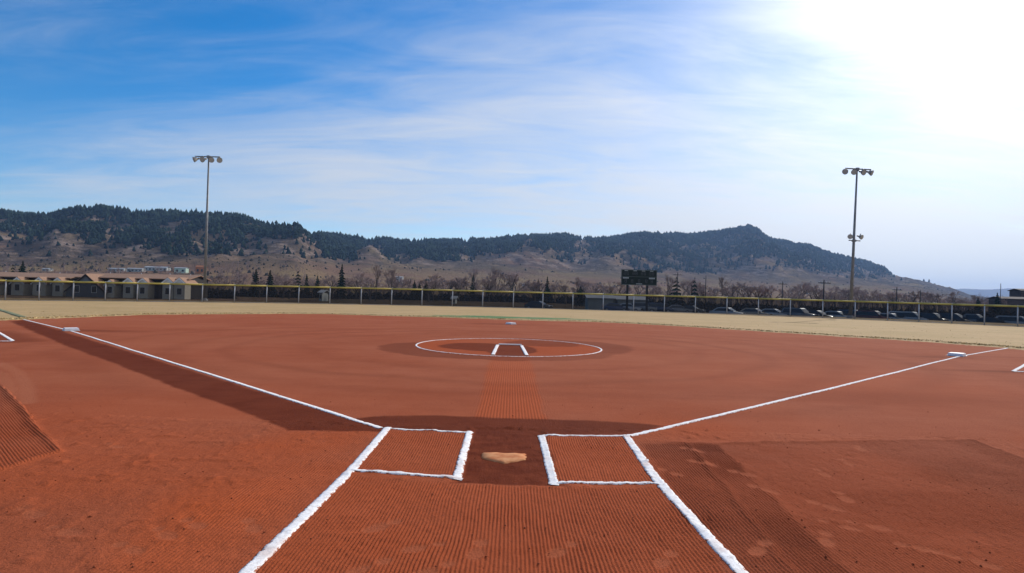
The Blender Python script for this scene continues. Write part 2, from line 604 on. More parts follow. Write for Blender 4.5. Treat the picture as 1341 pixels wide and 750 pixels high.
FOOT = [(552, 718, .5), (625, 722, 1.4), (735, 722, .9), (480, 744, .8), (566, 748, .8), (880, 620, 2.1), (908, 590, 2.3), (922, 608, 2.4), (975, 622, 2.3), (1003, 642, 2.2),
        (1085, 664, 2.2), (1102, 690, 2.4), (1140, 690, 2.5), (1083, 708, 1.1), (1206, 720, 2.5), (995, 720, .9), (1077, 620, 1.5), (1108, 606, 1.4), (1127, 588, 1.3),
        (1105, 652, 1.4), (1280, 738, 2.4), (150, 585, 2.6), (40, 672, 2.6), (85, 696, 2.7), (170, 720, 2.6), (215, 700, 2.4), (255, 688, 2.5), (500, 690, .8), (870, 735, 1.0), (330, 690, 2.2)]
FOOT = [(at(a, b), ang) for a, b, ang in FOOT]


def soft(sd, w=0.05):
    return sstep(-w, w, sd)


def clay_fields(X, Y):
    nz = (fbm(X * 5, Y * 5, 3, 11) - 0.5)
    nf = (fbm(X * 1.3, Y * 1.3, 4, 23) - 0.5)
    dist = np.hypot(X, Y)
    wob = nz * (0.05 + 0.004 * dist) + nf * 0.006 * dist
    sd = lambda P: poly_sd(X, Y, P) + wob
    W = 0.025 + 0.003 * dist
    damp = 0.95 * soft(sd(P_strip) - .4 * wob, W * .6)
    damp = np.maximum(damp, 0.92 * soft(sd(P_band), W))
    damp = np.maximum(damp, 0.95 * soft(sd(P_plate), W) * (0.72 + 0.5 * (fbm(X * 6, Y * 9, 3, 5))))
    damp = np.maximum(damp, 0.55 * soft(sd(P_coach), 0.3))
    damp = np.maximum(damp, 0.27 * soft(sd(P_right), 0.06) * (0.7 + 0.8 * fbm(X * 1.5, Y * 1.5, 3, 8)))
    damp = np.maximum(damp, 0.45 * soft(sd(P_right2), 0.05))
    damp = np.maximum(damp, 0.16 * soft(sd(P_leftrake), 0.03))
    damp = np.maximum(damp, 0.14 * soft(sd(P_center), 0.04) * (0.5 + 0.9 * fbm(X * 2, Y * 0.8, 3, 3)))
    damp = np.maximum(damp, 0.12 * soft(sd(P_lbox), 0.04))
    # wet crescents left and right of the circle, and the drag of water on the circle itself
    ex, ey = (X - CC.x) / CR, (Y - CC.y) / CRY
    rr = np.hypot(ex, ey)
    en = (fbm(ex * 4, ey * 4, 3, 37) - .5) * .16
    out = sstep(.97, 1.03, rr)
    cf = sstep(.03, -.03, np.hypot((ex + .12) / 1.22, (ey + .40) / .92) - 1 + en) * (1 - .35 * sstep(.0, .5, ex))
    cb2 = sstep(.05, -.05, np.hypot((ex - .20) / 1.16, (ey - .18) / .98) - 1 + en)
    damp = np.maximum(damp, 0.58 * out * np.maximum(cf, .8 * cb2))
    ins = soft(1.0 - rr, 0.03)
    spot = sstep(.06, -.06, np.hypot((ex + .32) / .42, (ey + .15) / .42) - 1 + en * 2)
    spot = np.maximum(spot, sstep(.06, -.06, np.hypot((ex - .02) / .26, (ey + .35) / .62) - 1 + en * 2))
    spot = np.maximum(spot, .7 * sstep(.1, -.1, np.hypot((ex - .40) / .42, (ey - .45) / .40) - 1 + en * 3))
    damp = np.maximum(damp, ins * (.15 + .72 * spot))
    for c, sx, sy, a in ((at(120, 433), 1.6, 0.5, .6), (at(660, 424.5), 1.9, 0.6, .55), (at(1228, 467.5), 1.2, 0.35, .45), (at(1320, 487), 1.5, 0.28, .55), (at(1285, 467), 1.8, 0.2, .3), (at(1130, 520), 3, 0.8, .22), (at(230, 443), 9, 1.2, .10)):
        damp = np.maximum(damp, a * np.exp(-((X - c.x) / sx) ** 2 - ((Y - c.y) / sy) ** 2))
    # big sweeping arcs left by the drag mat round the circle
    rad = np.hypot(X - CC.x, (Y - CC.y))
    arcs = np.zeros_like(X)
    for r0, wd, a in ((7.2, .25, .20), (8.6, .35, .16), (10.4, .3, .16), (5.6, .25, .13), (12.0, .4, .12)):
        rn = rad + (fbm(X * .3, Y * .3, 2, int(r0 * 3)) - .5) * 1.2
        arcs = np.maximum(arcs, a * np.exp(-((rn - r0) / wd) ** 2) * (0.3 + fbm(X * .5, Y * .5, 2, 77)))
    infield = sstep(6.8, 8.5, Y) * sstep(34, 22, Y)
    damp = np.maximum(damp, arcs * infield * 1.3)
    damp = damp + 0.10 * np.clip(fbm(X * .16, Y * .5, 3, 91) - .5, 0, 1) * 2 * infield
    warm = 0.60 * soft(sd(P_lane), 0.04)
    warm = np.maximum(warm, 0.75 * soft(1.0 - rr, 0.04))
    warm = np.maximum(warm, 0.55 * soft(sd(P_leftwarm), 0.45) * (0.5 + fbm(X * 1.2, Y * 1.2, 3, 9)))
    warm = np.maximum(warm, 0.42 * soft(sd(P_lbox), 0.04))
    warm = np.maximum(warm, 0.50 * soft(sd(P_rbox), 0.04))
    warm = np.maximum(warm, 0.50 * soft(sd(P_center), 0.04))
    nb = sstep(12, 4, Y) * (0.35 + 0.6 * sstep(.35, .65, fbm(X * .6, Y * .6, 3, 63)))
    warm = np.maximum(warm, 0.45 * nb)
    for c, s_, a in ((at(900, 560), 1.0, .5), (at(1010, 590), .5, .4), (at(1120, 500), 3.0, .35), (at(1280, 680), 1.0, .4)):
        warm = np.maximum(warm, a * np.exp(-((X - c.x) ** 2 + (Y - c.y) ** 2) / s_ ** 2))
    dust = np.zeros_like(X)
    # two tyre arcs at the left
    c0 = at(-30, 520)
    for pts in ([(0, 476), (22, 487), (34, 503), (35, 528)], [(-20, 482), (2, 490), (12, 505), (12, 520)]):
        P = G(*pts)
        d = np.full(X.shape, 1e9)
        for a, b in zip(P, P[1:]):
            ex_, ey_ = b.x - a.x, b.y - a.y
            t = np.clip(((X - a.x) * ex_ + (Y - a.y) * ey_) / (ex_ ** 2 + ey_ ** 2), 0, 1)
            d = np.minimum(d, np.hypot(X - a.x - t * ex_, Y - a.y - t * ey_))
        dust = np.maximum(dust, 0.65 * np.exp(-(d / 0.11) ** 4))
    dust = np.maximum(dust, 0.28 * infield * sstep(.45, .75, fbm(X * .22, Y * .35, 3, 55)))
    comb = soft(sd(P_lane), 0.08) * sstep(22, 9, Y)
    # footprints: scuffed flat, dusty
    fp = np.zeros_like(X)
    for c, ang in FOOT:
        dx, dy = X - c.x, Y - c.y
        if dx.min() > .5 or dx.max() < -.5: continue
        u, v = dx * math.cos(ang) + dy * math.sin(ang), -dx * math.sin(ang) + dy * math.cos(ang)
        e = np.hypot((u + 0.05) / 0.085, v / 0.052)
        e = np.minimum(e, np.hypot((u - 0.11) / 0.05, v / 0.042)) + nz * 0.9
        fp = np.maximum(fp, sstep(1.15, 0.8, e))
    dust = np.maximum(dust, 0.30 * fp)
    damp = damp * (1 - 0.7 * fp)
    return np.clip(damp, 0, 1), np.clip(warm, 0, 1), np.clip(dust, 0, 1), comb, fp, sd


GROOVE = 0.0245


def near_height(X, Y, fp, sd):
    amp = np.zeros_like(X)
    strong = np.maximum.reduce([soft(sd(P_center), .05), 0.85 * soft(sd(P_lbox), .04), 0.85 * soft(sd(P_rbox), .04),
                                0.95 * soft(sd(P_rgroove), .06), 0.8 * soft(sd(P_lgroove), .25)])
    strong = strong * (1 - 0.95 * soft(sd(P_plate), .04))
    weak = 0.50 * soft(sd(P_right), .1) * sstep(.30, .6, fbm(X * 1.3, Y * 1.3, 3, 71))
    patch = 0.15 + 1.45 * fbm(X * 2.2, Y * 2.2, 4, 15)
    amp = np.maximum(strong * patch, weak)
    amp = amp * (1 - fp)
    ph = X / GROOVE + 1.7 * (fbm(X * 1.2, Y * .9, 2, 33) - .5) * 2 + 0.25 * (vnoise(X * 20, Y * 9, 35) - .5)
    tri = np.sin(2 * np.pi * ph)
    tri = np.sign(tri) * np.abs(tri) ** 0.8
    h = amp * 0.0040 * tri
    h = h + (fbm(X * 18, Y * 18, 3, 61) - .5) * 0.009 * (1 - .85 * fp) + (fbm(X * 2, Y * 2, 3, 62) - .5) * 0.008
    rough = (1 - strong) * (1 - .6 * soft(sd(P_right), .1)) * (1 - soft(sd(P_plate), .04))
    h = h + rough * (np.clip(fbm(X * 7, Y * 10, 3, 64) - .60, 0, 1)) * 0.05
    h = h + strong * 0.004 * np.exp(-((fbm(X * .5, Y * 3.2, 3, 66) - .5) / .018) ** 2) * sstep(.4, .6, fbm(X * .9, Y * 2, 2, 67))
    h = h - 0.004 * fp + 0.003 * sstep(0.05, .4, fp) * sstep(.95, .5, fp)
    # ridges left at the edges of the raked passes
    for P, a in ((P_right, .012), (P_leftrake, .012), (P_right2, .005)):
        h = h + a * np.exp(-(sd(P) / 0.035) ** 2) * (0.4 + fbm(X * 2, Y * 2, 2, 81))
    h = h - 0.012 * soft(sd(P_plate), 0.05)
    return h


# the far and surrounding clay sheet
us = np.linspace(-1.7, 1.7, 800)
ys = np.concatenate([np.linspace(-3, 6.6, 24), np.geomspace(6.8, 41, 330)])
YY, UU = np.meshgrid(ys, us, indexing='ij')
XX = UU * np.maximum(np.abs(YY), 6.0)
dm, wm, du, cb_, fp_, _ = clay_fields(XX, YY)
ZZ = gz(XX, YY) + 0.004 + 0.012 * (fbm(XX * .7, YY * .7, 3, 2) - .5) - 0.03 * sstep(7.05, 6.75, YY)
infield = mesh_np('infield_clay', np.stack([XX, YY, ZZ], -1).reshape(-1, 3), grid_faces(*XX.shape), M['clay'], None, True,
                  dict(damp=dm, warm=wm, dust=du, comb=cb_), 'structure')
# the raked clay round home plate, furrows modelled
xs = np.arange(-7.4, 7.0, GROOVE / 4.0)
ys = np.concatenate([np.arange(2.4, 5.2, 0.026), np.arange(5.2, 7.25, 0.032)])
YY, XX = np.meshgrid(ys, xs, indexing='ij')
dm, wm, du, cb_, fp_, sdn = clay_fields(XX, YY)
edge_y = np.full(XX.shape, 7.15)
ZZ = 0.008 + near_height(XX, YY, fp_, sdn) - 0.022 * sstep(-.25, 0.05, YY - edge_y)
FN = grid_faces(*XX.shape)
keep = ((np.abs(XX) < 0.95 * YY + 0.6) & (YY < edge_y + .12)).ravel()[FN].all(1)
raked = mesh_np('raked_clay', np.stack([XX, YY, ZZ], -1).reshape(-1, 3), FN[keep], M['clay'], None, True,
                dict(damp=dm, warm=wm, dust=du, comb=cb_), 'structure')

# the separately raked patch at the left, its furrows running towards home
ga = math.atan2(-.72, .69)
gd, gp = (math.sin(ga), math.cos(ga)), (math.cos(ga), -math.sin(ga))
o0 = at(30, 560)
P_, Q_ = np.meshgrid(np.arange(-3.2, 2.2, GROOVE / 4.5), np.arange(-3.0, 3.4, 0.06), indexing='xy')
XX = o0.x + P_ * gp[0] + Q_ * gd[0]
YY = o0.y + P_ * gp[1] + Q_ * gd[1]
dm, wm, du, cb_, fp_, sdn = clay_fields(XX, YY)
sl = sdn(P_leftrake)
ZZ = .018 + 0.0026 * np.sin(2 * np.pi * (P_ / GROOVE + .8 * fbm(P_ * 1.5, Q_ * 1.2, 2, 19))) * (.5 + .8 * fbm(P_ * 2, Q_ * 2, 2, 29)) + (fbm(XX * 18, YY * 18, 2, 61) - .5) * .006
ZZ = ZZ + .014 * np.exp(-(sl / .05) ** 2) - .04 * sstep(0.0, -.06, sl)
FL = grid_faces(*XX.shape)
mesh_np('raked_patch', np.stack([XX, YY, ZZ], -1).reshape(-1, 3), FL[(sl > -.09).ravel()[FL].all(1)], M['clay'], None, True, dict(damp=dm, warm=wm, dust=du * .3, comb=cb_ * 0), 'structure')

# small crumbs of clay lying loose on the raked ground
ncl = 1800
rgc = np.random.default_rng(5)
cy_ = 2.8 + 6.0 * rgc.random(ncl) ** 1.3
cx_ = rgc.uniform(-1, 1, ncl) * (0.95 * cy_ + .4)
csz = 0.0025 + 0.008 * rgc.random(ncl) ** 4
_, _, _, _, fpc, sdc = clay_fields(cx_[None], cy_[None])
cz_ = near_height(cx_[None], cy_[None], fpc, sdc)[0] + .010
OV = np.array([(1, 0, 0), (0, 1, 0), (-1, 0, 0), (0, -1, 0), (0, 0, .8), (0, 0, -.6)], float)
OF = np.array([(0, 1, 4), (1, 2, 4), (2, 3, 4), (3, 0, 4), (1, 0, 5), (2, 1, 5), (3, 2, 5), (0, 3, 5)])
VV = (OV[None] * rgc.uniform(.6, 1.3, (ncl, 6, 3))) * csz[:, None, None] + np.stack([cx_, cy_, cz_], 1)[:, None]
FF = OF[None] + (np.arange(ncl) * 6)[:, None, None]
tag(mesh_np('clay_crumbs', VV.reshape(-1, 3), FF.reshape(-1, 3), M['clay']), 'small loose crumbs of red clay on the raked ground', 'clay crumbs', kind='stuff')

# ------------------------------------------------------------------ chalk lines
def ribbon(V, Fc, Ed, pts, w_, z=0.014, step=0.03, seed=0, rag=0.25, crown=0.0025):
    pts = [Vector((p[0], p[1], 0)) for p in pts]
    out = []
    for a, b in zip(pts, pts[1:]):
        n = max(2, int((b - a).length / step))
        for i in range(n):
            out.append(a.lerp(b, i / n))
    out.append(pts[-1])
    k0 = len(V)
    NC = 7
    r = random.Random(seed)
    la = lb = 0
    for i, p in enumerate(out):
        d = (out[min(i + 1, len(out) - 1)] - out[max(i - 1, 0)]).normalized()
        nrm = Vector((-d.y, d.x, 0))
        la, lb = la * .45 + r.uniform(-1, 1) * .62, lb * .45 + r.uniform(-1, 1) * .62
        zb = float(gz(p.x, p.y)) + z
        for j in range(NC):
            s = (-.5, -.47, -.25, 0, .25, .47, .5)[j]
            ww = w_ * (1 + rag * (la if s < 0 else lb) * (0.6 if abs(s) < .5 else 1))
            q = p + nrm * (s * ww)
            hz = crown * (1 - (2 * s) ** 4) + r.uniform(-1, 1) * crown * .16 - (0.016 if abs(s) == .5 else 0)
            V.append((q.x, q.y, zb + hz))
            Ed.append(abs(2 * s))
    for i in range(len(out) - 1):
        for j in range(NC - 1):
            a = k0 + i * NC + j
            Fc.append((a, a + 1, a + NC + 1, a + NC))


def chalk(name, label, lines, w_, z=0.0125, step=0.018, seed=1, rag=0.22, cat='chalk line', crown=.0025, m='chalk'):
    V, Fc, Ed = [], [], []
    for k, l in enumerate(lines):
        ribbon(V, Fc, Ed, l, w_ if isinstance(w_, float) else w_[k], z + 0.0012 * (k % 3), step, seed * 10 + k, rag, crown)
    A = np.array(V)
    nr = (A[:, 1] < 7.12) & (A[:, 1] > 2.4) & (np.abs(A[:, 0]) < 6.9)
    if nr.any() and m == 'chalk':
        X_, Y_ = A[nr, 0][None], A[nr, 1][None]
        lo_ = .008 + near_height(X_, Y_, np.zeros_like(X_), clay_fields(X_, Y_)[5])[0] - .022 * sstep(-.25, .05, Y_[0] - 7.15)
        lo_ = np.maximum(lo_, 0.004 + 0.012 * (fbm(X_[0] * .7, Y_[0] * .7, 3, 2) - .5) - .03 * sstep(7.05, 6.75, Y_[0]))
        A[nr, 2] += lo_ - 0.0085
    A[~nr, 2] += (0.012 * (fbm(A[~nr, 0] * .7, A[~nr, 1] * .7, 3, 2) - .5)) * (m == 'chalk') - .002
    V = A
    o = mesh_np(name, V, Fc, M[m], None, False, dict(edge=Ed))
    return tag(o, label, cat)


chalk('foul_line', 'long white chalk foul line running left from the batter box past third base', [G((499, 561.5), (333, 508.5), (93, 433.5), (31, 418.5))], 0.07, seed=1)
chalk('foul_line', 'long white chalk foul line running right from the batter box past first base', [G((824, 572), (1087, 509.5), (1253, 467.5), (1322, 455.5))], 0.07, seed=2)
chalk('batters_box', 'white chalk batter box on the left side of home plate', [G((505, 562), (620, 567.5)), G((615, 566), (598, 629)), G((459, 617), (606, 627.5))], (.05, .074, .05), z=.0125, seed=3, rag=.35, cat='batter box')
chalk('batters_box', 'white chalk batter box on the right side of home plate', [G((704, 571), (824, 572)), G((709, 570), (726, 636)), G((718, 633), (860, 635))], (.05, .074, .05), z=.0125, seed=4, rag=.35, cat='batter box')
chalk('catchers_box_line', 'thick white chalk line running from the left batter box to the bottom of the photo', [G((508, 561), (460, 617), (330, 745), (180, 890))], 0.086, z=0.0135, seed=5, rag=.2)
chalk('catchers_box_line', 'thick white chalk line running from the right batter box to the bottom of the photo', [G((820, 572), (860, 630), (965, 746), (1095, 890))], 0.086, z=0.0135, seed=6, rag=.2)
circ = [Vector((CC.x + CR * math.cos(t), CC.y + CRY * math.sin(t), 0)) for t in np.linspace(0, 2 * math.pi, 97)]
chalk('pitching_circle', 'white chalk circle drawn round the pitching rubber', [circ], 0.05, z=0.013, seed=7, rag=.2, cat='pitching circle', step=.08, crown=.002)
chalk('pitching_lane_line', 'two short white chalk lines of the pitching lane inside the chalk circle', [G((651.5, 452), (645.5, 465)), G((683, 453), (690, 466))], 0.095, z=0.02, seed=8, rag=.15, cat='pitching lane')
chalk('coaches_box', 'white chalk corner of the coach box beyond the left foul line', [G((-40, 413), (17, 446.5)), G((17, 446.8), (-60, 446.8))], 0.085, seed=9, cat='coach box')
chalk('coaches_box', 'white chalk corner of the coach box beyond the right foul line', [G((1450, 424), (1327, 486.5)), G((1327, 486.8), (1450, 489))], 0.085, seed=10, cat='coach box')

# pitching rubber: a white slab whose face shows as the thin bar between the lane lines
pr_a, pr_b = at(653, 451.5), at(683, 452.5)
pc = (pr_a + pr_b) / 2
tag(MB().box((0, 0, 0.015), ((pr_b - pr_a).length, 0.07, 0.03)).build('pitching_rubber', M['white'], None, False, 0.006),
    'thin white pitching rubber between the two lane lines in the circle', 'pitching rubber').location = (pc.x, pc.y, 0.012)

# home plate: five sided, dusted with clay
hp = [(-.212, .19), (.212, .19), (.212, -.02), (0, -.19), (-.212, -.02)]
ol = []
rr_ = random.Random(4)
for i in range(5):
    p, q = Vector((*hp[i], 0)), Vector((*hp[(i + 1) % 5], 0))
    for j in range(12):
        v = p.lerp(q, j / 12)
        ol.append(v * (1 - 0.10 * (abs(j / 12 - .5) < .5) * rr_.random() - (0.07 if j in (0, 1, 11) else 0)))
o = MB()
n_ = len(ol)
o.v = [(p.x * 1.03, p.y * 1.04, -.012) for p in ol] + [(p.x, p.y, .004 + rr_.uniform(-.002, .001)) for p in ol] + [(p.x * .6, p.y * .6, .008 + rr_.uniform(-.002, .002)) for p in ol] + [(0, 0, .008)]
o.f = [[i + n_ * k, (i + 1) % n_ + n_ * k, n_ * (k + 1) + (i + 1) % n_, n_ * (k + 1) + i] for k in range(2) for i in range(n_)] + [[2 * n_ + i, 2 * n_ + (i + 1) % n_, 3 * n_] for i in range(n_)]
hpo = o.build('home_plate', M['plate'], None, True)
hpo.location = (PLATE.x, PLATE.y, 0.001)
tag(hpo, 'tan dust covered home plate lying between the two batter boxes', 'home plate')


def base(px, py, rz, label):
    p = at(px, py)
    t = thing('base', label, 'base', (p.x, p.y, p.z + 0.004), rz, 'bases of the softball diamond')
    MB().box((0, 0, 0.045), (0.39, 0.39, 0.09), taper=0.94).build('cover', M['white'], t, False, 0.010)
    MB().box((0, 0, 0.008), (0.425, 0.425, 0.016)).build('skirt', M['galv'], t, False, 0.003)
    return t


base(93, 433, R(43), 'white square base on the left foul line')
base(669, 424.5, R(45), 'white square base farthest away beyond the pitching circle')
base(1253, 466, R(40), 'white square base on the right foul line')

# ------------------------------------------------------------------ outfield grass
EDGE = [(-300, 424), (-60, 421), (0, 419), (33, 418), (100, 415.6), (203, 411.8), (340, 410.8), (410, 410.7), (482, 412.6), (583, 415.6), (670, 418.6), (797, 422), (923, 429), (1001, 434), (1102, 440.5), (1204, 446.8), (1305, 454), (1341, 457.5), (1600, 482)]
EP = G(*EDGE)
ea = np.array([[p.x / p.y, p.y] for p in EP])
uu = np.linspace(-1.55, 1.55, 1500)
e_y = np.interp(uu, ea[:, 0], ea[:, 1])
ker = np.ones(25) / 25
e_y = np.convolve(np.pad(e_y, 12, mode='edge'), ker, 'valid')
e_y = e_y + (fbm(uu * 40, uu * 0, 3, 4) - .5) * 0.5 + (fbm(uu * 260, uu * 0, 2, 5) - .5) * 0.35
rows = np.concatenate([[-0.02, 0.0, 0.004, 0.012, 0.03], np.linspace(0.06, 1, 26)])
Yg = e_y[None, :] + rows[:, None] * (70.0 - e_y[None, :])
Xg = uu[None, :] * Yg
Zg = gz(Xg, Yg) + 0.05 + 0.03 * (fbm(Xg * 1.2, Yg * 1.2, 3, 6) - .5)
Zg[0] -= 0.09
Zg[1] -= 0.02
gs = G((562, 413.5), (640, 414), (760, 418.5), (812, 420.5), (760, 420), (650, 417.6), (575, 415))
sg = poly_sd(Xg, Yg, gs) + (fbm(Xg * .8, Yg * .8, 3, 12) - .5) * 1.0
green = 0.9 * sstep(-.3, .5, sg)
grass = mesh_np('outfield_grass', np.stack([Xg, Yg, Zg], -1).reshape(-1, 3), grid_faces(*Xg.shape), M['grass'], None, True, dict(green=green), 'structure')
# faded foul line across the grass, greenish
M['oldline'] = mat('faded_line_paint', (0.16, 0.17, 0.09), 0.95, 0.3, 2)
chalk('faded_foul_line', 'faded dark green stripe carrying the left foul line on into the grass', [G((31, 417), (0, 407), (-60, 388.5))], 0.25, z=0.075, seed=12, m='oldline', cat='line', step=.3)
# dry blades along the lip of the grass and over it
nb = 9000
rg = np.random.default_rng(3)
bu = rg.uniform(-1.05, 1.05, nb)
by0 = np.interp(bu, uu, e_y)
far = rg.random(nb) ** 2.0
lip = rg.random(nb) < .65
by = by0 + np.where(lip, rg.uniform(-.08, .4, nb), far * (58 - by0))
bx = bu * by
bz = gz(bx, by) + 0.03
ang = rg.uniform(0, 2 * np.pi, nb)
wd = rg.uniform(.02, .06, nb)
ht = rg.uniform(.015, .05, nb) * np.where(lip, 1.2, 1)
ln = rg.normal(0, .03, (nb, 2))
V = np.empty((nb, 3, 3))
V[:, 0] = np.stack([bx - wd * np.cos(ang), by - wd * np.sin(ang), bz], 1)
V[:, 1] = np.stack([bx + wd * np.cos(ang), by + wd * np.sin(ang), bz], 1)
V[:, 2] = np.stack([bx + ln[:, 0], by + ln[:, 1], bz + ht], 1)
tag(mesh_np('dry_grass', V.reshape(-1, 3), np.arange(nb * 3).reshape(-1, 3), M['tuft']), 'short dry tan grass blades covering the outfield', 'grass', kind='stuff')

# ------------------------------------------------------------------ the land: valley, foothills, hills
SKY = [(-500, 300), (-250, 285), (0, 277), (30, 279), (60, 282), (100, 273), (130, 270), (160, 273), (185, 278), (230, 276), (270, 278), (310, 281), (340, 292), (390, 303), (400, 307), (430, 309), (460, 314), (500, 318), (520, 317), (560, 317), (620, 316), (660, 313), (700, 309), (740, 309), (790, 314), (820, 309), (860, 306), (900, 308), (940, 304), (960, 300), (980, 296), (995, 303), (1005, 312), (1040, 319), (1060, 321), (1090, 333), (1130, 342), (1160, 352), (1167, 359), (1200, 364), (1240, 374), (1270, 385), (1341, 396), (1500, 402)]
MEAD = [(-500, 345), (0, 340), (100, 338), (200, 338), (300, 337), (400, 338), (480, 342), (560, 346), (640, 350), (720, 352), (800, 356), (860, 360), (940, 362), (1000, 364), (1100, 368), (1160, 372), (1200, 376), (1240, 384), (1300, 398), (1500, 405)]
RID = [(-500, 1000), (0, 1050), (330, 1120), (390, 1180), (440, 1500), (560, 1700), (800, 2050), (980, 2400), (1160, 2500), (1341, 2600), (1500, 2600)]


def ue(lst):
    out = []
    for x, y in lst:
        d = ray(x, y)
        out.append((d.x / d.y, d.z / d.y))
    return np.array(out)


S_, M_ = ue(SKY), ue(MEAD)
RR = np.array([(ray(x, 330).x / ray(x, 330).y, r) for x, r in RID])


def land(X, Y):
    u = X / Y
    Rr = np.interp(u, RR[:, 0], RR[:, 1])
    S = np.interp(u, S_[:, 0], S_[:, 1])
    m = np.interp(u, M_[:, 0], M_[:, 1])
    t = Y / Rr
    S = S - np.where(u < -0.30, 8.0, 7.0) / Rr * (S > m + 0.012)
    wig = (fbm(u * 9 + 5, Y / 260, 4, 201) - .5)
    tt = t + wig * 0.14 * sstep(.45, .62, t) * sstep(1.0, .86, t)
    a = np.clip((tt - .2) / .42, 0, 1)
    s = np.clip((tt - .62) / .38, 0, 1)
    e = m * a ** 1.25 + (S - m) * (0.65 * s ** 0.75 + 0.35 * sstep(0, 1, s))
    H = e * Y * np.where(t > 0.2, 1, 0) + EYE * sstep(.2, .6, t)
    Hr = np.maximum(S, 0.0) * Rr
    gl = 1 - np.abs(2 * fbm(X / 130, Y / 170, 4, 205) - 1)
    H = H + Hr * 0.36 * (gl - .72) * sstep(.60, .75, t) * sstep(1.0, .9, t)
    H = H + Hr * 0.13 * (fbm(X / 40, Y / 45, 4, 207) - .5) * sstep(.55, .7, t) * sstep(1.02, .94, t)
    H = H + 6 * (fbm(X / 150, Y / 120, 3, 209) - .5) * sstep(.3, .5, t)
    for px, tk, su, st, hh in ((75, .78, .035, .06, 16), (385, .80, .045, .07, 24), (487, .70, .02, .05, 20), (1000, .72, .05, .07, 30), (800, .68, .05, .06, 22), (700, .70, .05, .05, 18)):
        uk = ray(px, 330).x / ray(px, 330).y
        H = H + hh * np.exp(-((u - uk) / su) ** 2 - ((t - tk) / st) ** 2)
    b = np.clip((t - 1) / .45, 0, 1)
    H = np.where(t > 1, Hr * (1 - b) ** 1.3 + EYE, H)
    return H + gz(X, Y), t


us = np.linspace(-1.7, 1.7, 900)
ys = np.concatenate([np.linspace(60, 220, 40), np.geomspace(232, 3900, 300)])
YY, UU = np.meshgrid(ys, us, indexing='ij')
XX = UU * YY
HH, TT = land(XX, YY)
HH = HH - 0.06
gy, gx = np.gradient(HH)
slope = np.hypot(gy / np.gradient(YY, axis=0), gx / np.gradient(XX, axis=1))
steep = sstep(.12, .34, slope) * sstep(.55, .66, TT)
hills = mesh_np('prairie_and_hills', np.stack([XX, YY, HH], -1).reshape(-1, 3), grid_faces(*XX.shape), M['terrain'], None, True,
                dict(steep=steep, brush=sstep(.46, .66, TT) * (TT < 1.2), near=sstep(330, 180, YY)), 'structure')
# the plain under everything, and the far ridge at the right
MB().poly([(-8400, -8400, -1.4), (8400, -8400, -1.4), (8400, 8400, -1.4), (-8400, 8400, -1.4)]).build('ground', M['terrain'], None, kind='structure')
fx = [(1100, 384), (1180, 382), (1235, 379.5), (1262, 377.5), (1290, 378.5), (1320, 377), (1345, 378), (1420, 374), (1500, 379), (1700, 386)]
fe = ue(fx)
us2 = np.linspace(fe[0, 0], fe[-1, 0], 160)
prof = np.array([0, .35, .8, 1.0, .8, .3, 0])
Yf = np.linspace(6200, 7800, 7)[:, None] + 0 * us2[None]
Xf = us2[None] * Yf
Zf = -1.5 + (np.interp(us2, fe[:, 0], fe[:, 1]) * 7000)[None] * prof[:, None] * (1 + .04 * (fbm(us2 * 60, us2 * 0, 3, 9)[None] - .5))
mesh_np('distant_hills', np.stack([Xf, Yf, Zf], -1).reshape(-1, 3), grid_faces(*Xf.shape), M['terrain'], None, True, dict(steep=0 * Xf, near=0 * Xf), 'structure')

# parking lot sheet behind the right half of the fence
px_ = []
lot = []
Yl = np.linspace(71, 94, 12)
Ul = np.linspace(0.10, 1.5, 60)
YY, UU = np.meshgrid(Yl, Ul, indexing='ij')
XX = UU * YY
mesh_np('parking_lot', np.stack([XX, YY, land(XX, YY)[0] - 0.02], -1).reshape(-1, 3), grid_faces(*XX.shape), M['asphalt'], None, True, None, 'structure')

# ------------------------------------------------------------------ pines on the hills
LOWB = [(-500, 325), (0, 318), (60, 308), (105, 310), (118, 330), (140, 312), (175, 330), (250, 333), (320, 332), (345, 312), (400, 312), (430, 338), (470, 340), (500, 334), (540, 346), (600, 338), (660, 333), (700, 330), (725, 346), (760, 332), (800, 336), (850, 354), (930, 357), (960, 350), (1000, 352), (1060, 352), (1110, 356), (1160, 360), (1175, 358), (1190, 352), (1400, 340)]
BARE = [(18, 318, 34, 15), (82, 326, 38, 17), (147, 308, 13, 20), (165, 298, 14, 7), (228, 301, 16, 9), (262, 313, 12, 7), (385, 324, 42, 15), (330, 312, 10, 6), (487, 330, 20, 13), (525, 336, 14, 5), (762, 322, 11, 12), (700, 338, 40, 12), (770, 340, 25, 12), (1002, 344, 22, 8), (905, 325, 12, 4), (960, 336, 10, 5), (690, 322, 6, 8), (610, 322, 10, 3), (545, 322, 16, 3), (1010, 310, 7, 5)]


def pine_mesh(seed, tiers=3, n=6):
    r = random.Random(seed)
    b = MB()
    V, Fc = [], []
    z0 = 0.10
    for k in range(tiers):
        zb = z0 + (1 - z0) * k / tiers * .92
        zt = min(1.0, zb + (1 - z0) / tiers * 1.75)
        rb = 0.29 * (1 - k / tiers) ** .55 * r.uniform(.85, 1.15)
        i0 = len(V)
        ox, oy = r.uniform(-.04, .04), r.uniform(-.04, .04)
        for i in range(n):
            a = 2 * math.pi * (i + r.uniform(-.3, .3)) / n
            rr = rb * r.uniform(.6, 1.2)
            V.append((ox + rr * math.cos(a), oy + rr * math.sin(a), zb + r.uniform(-.05, .06)))
        V.append((ox * .5, oy * .5, zt + r.uniform(-.03, .0)))
        V.append((0, 0, zb + .05))
        for i in range(n):
            Fc.append((i0 + i, i0 + (i + 1) % n, i0 + n))
            Fc.append((i0 + (i + 1) % n, i0 + i, i0 + n + 1))
    return np.array(V), np.array(Fc)


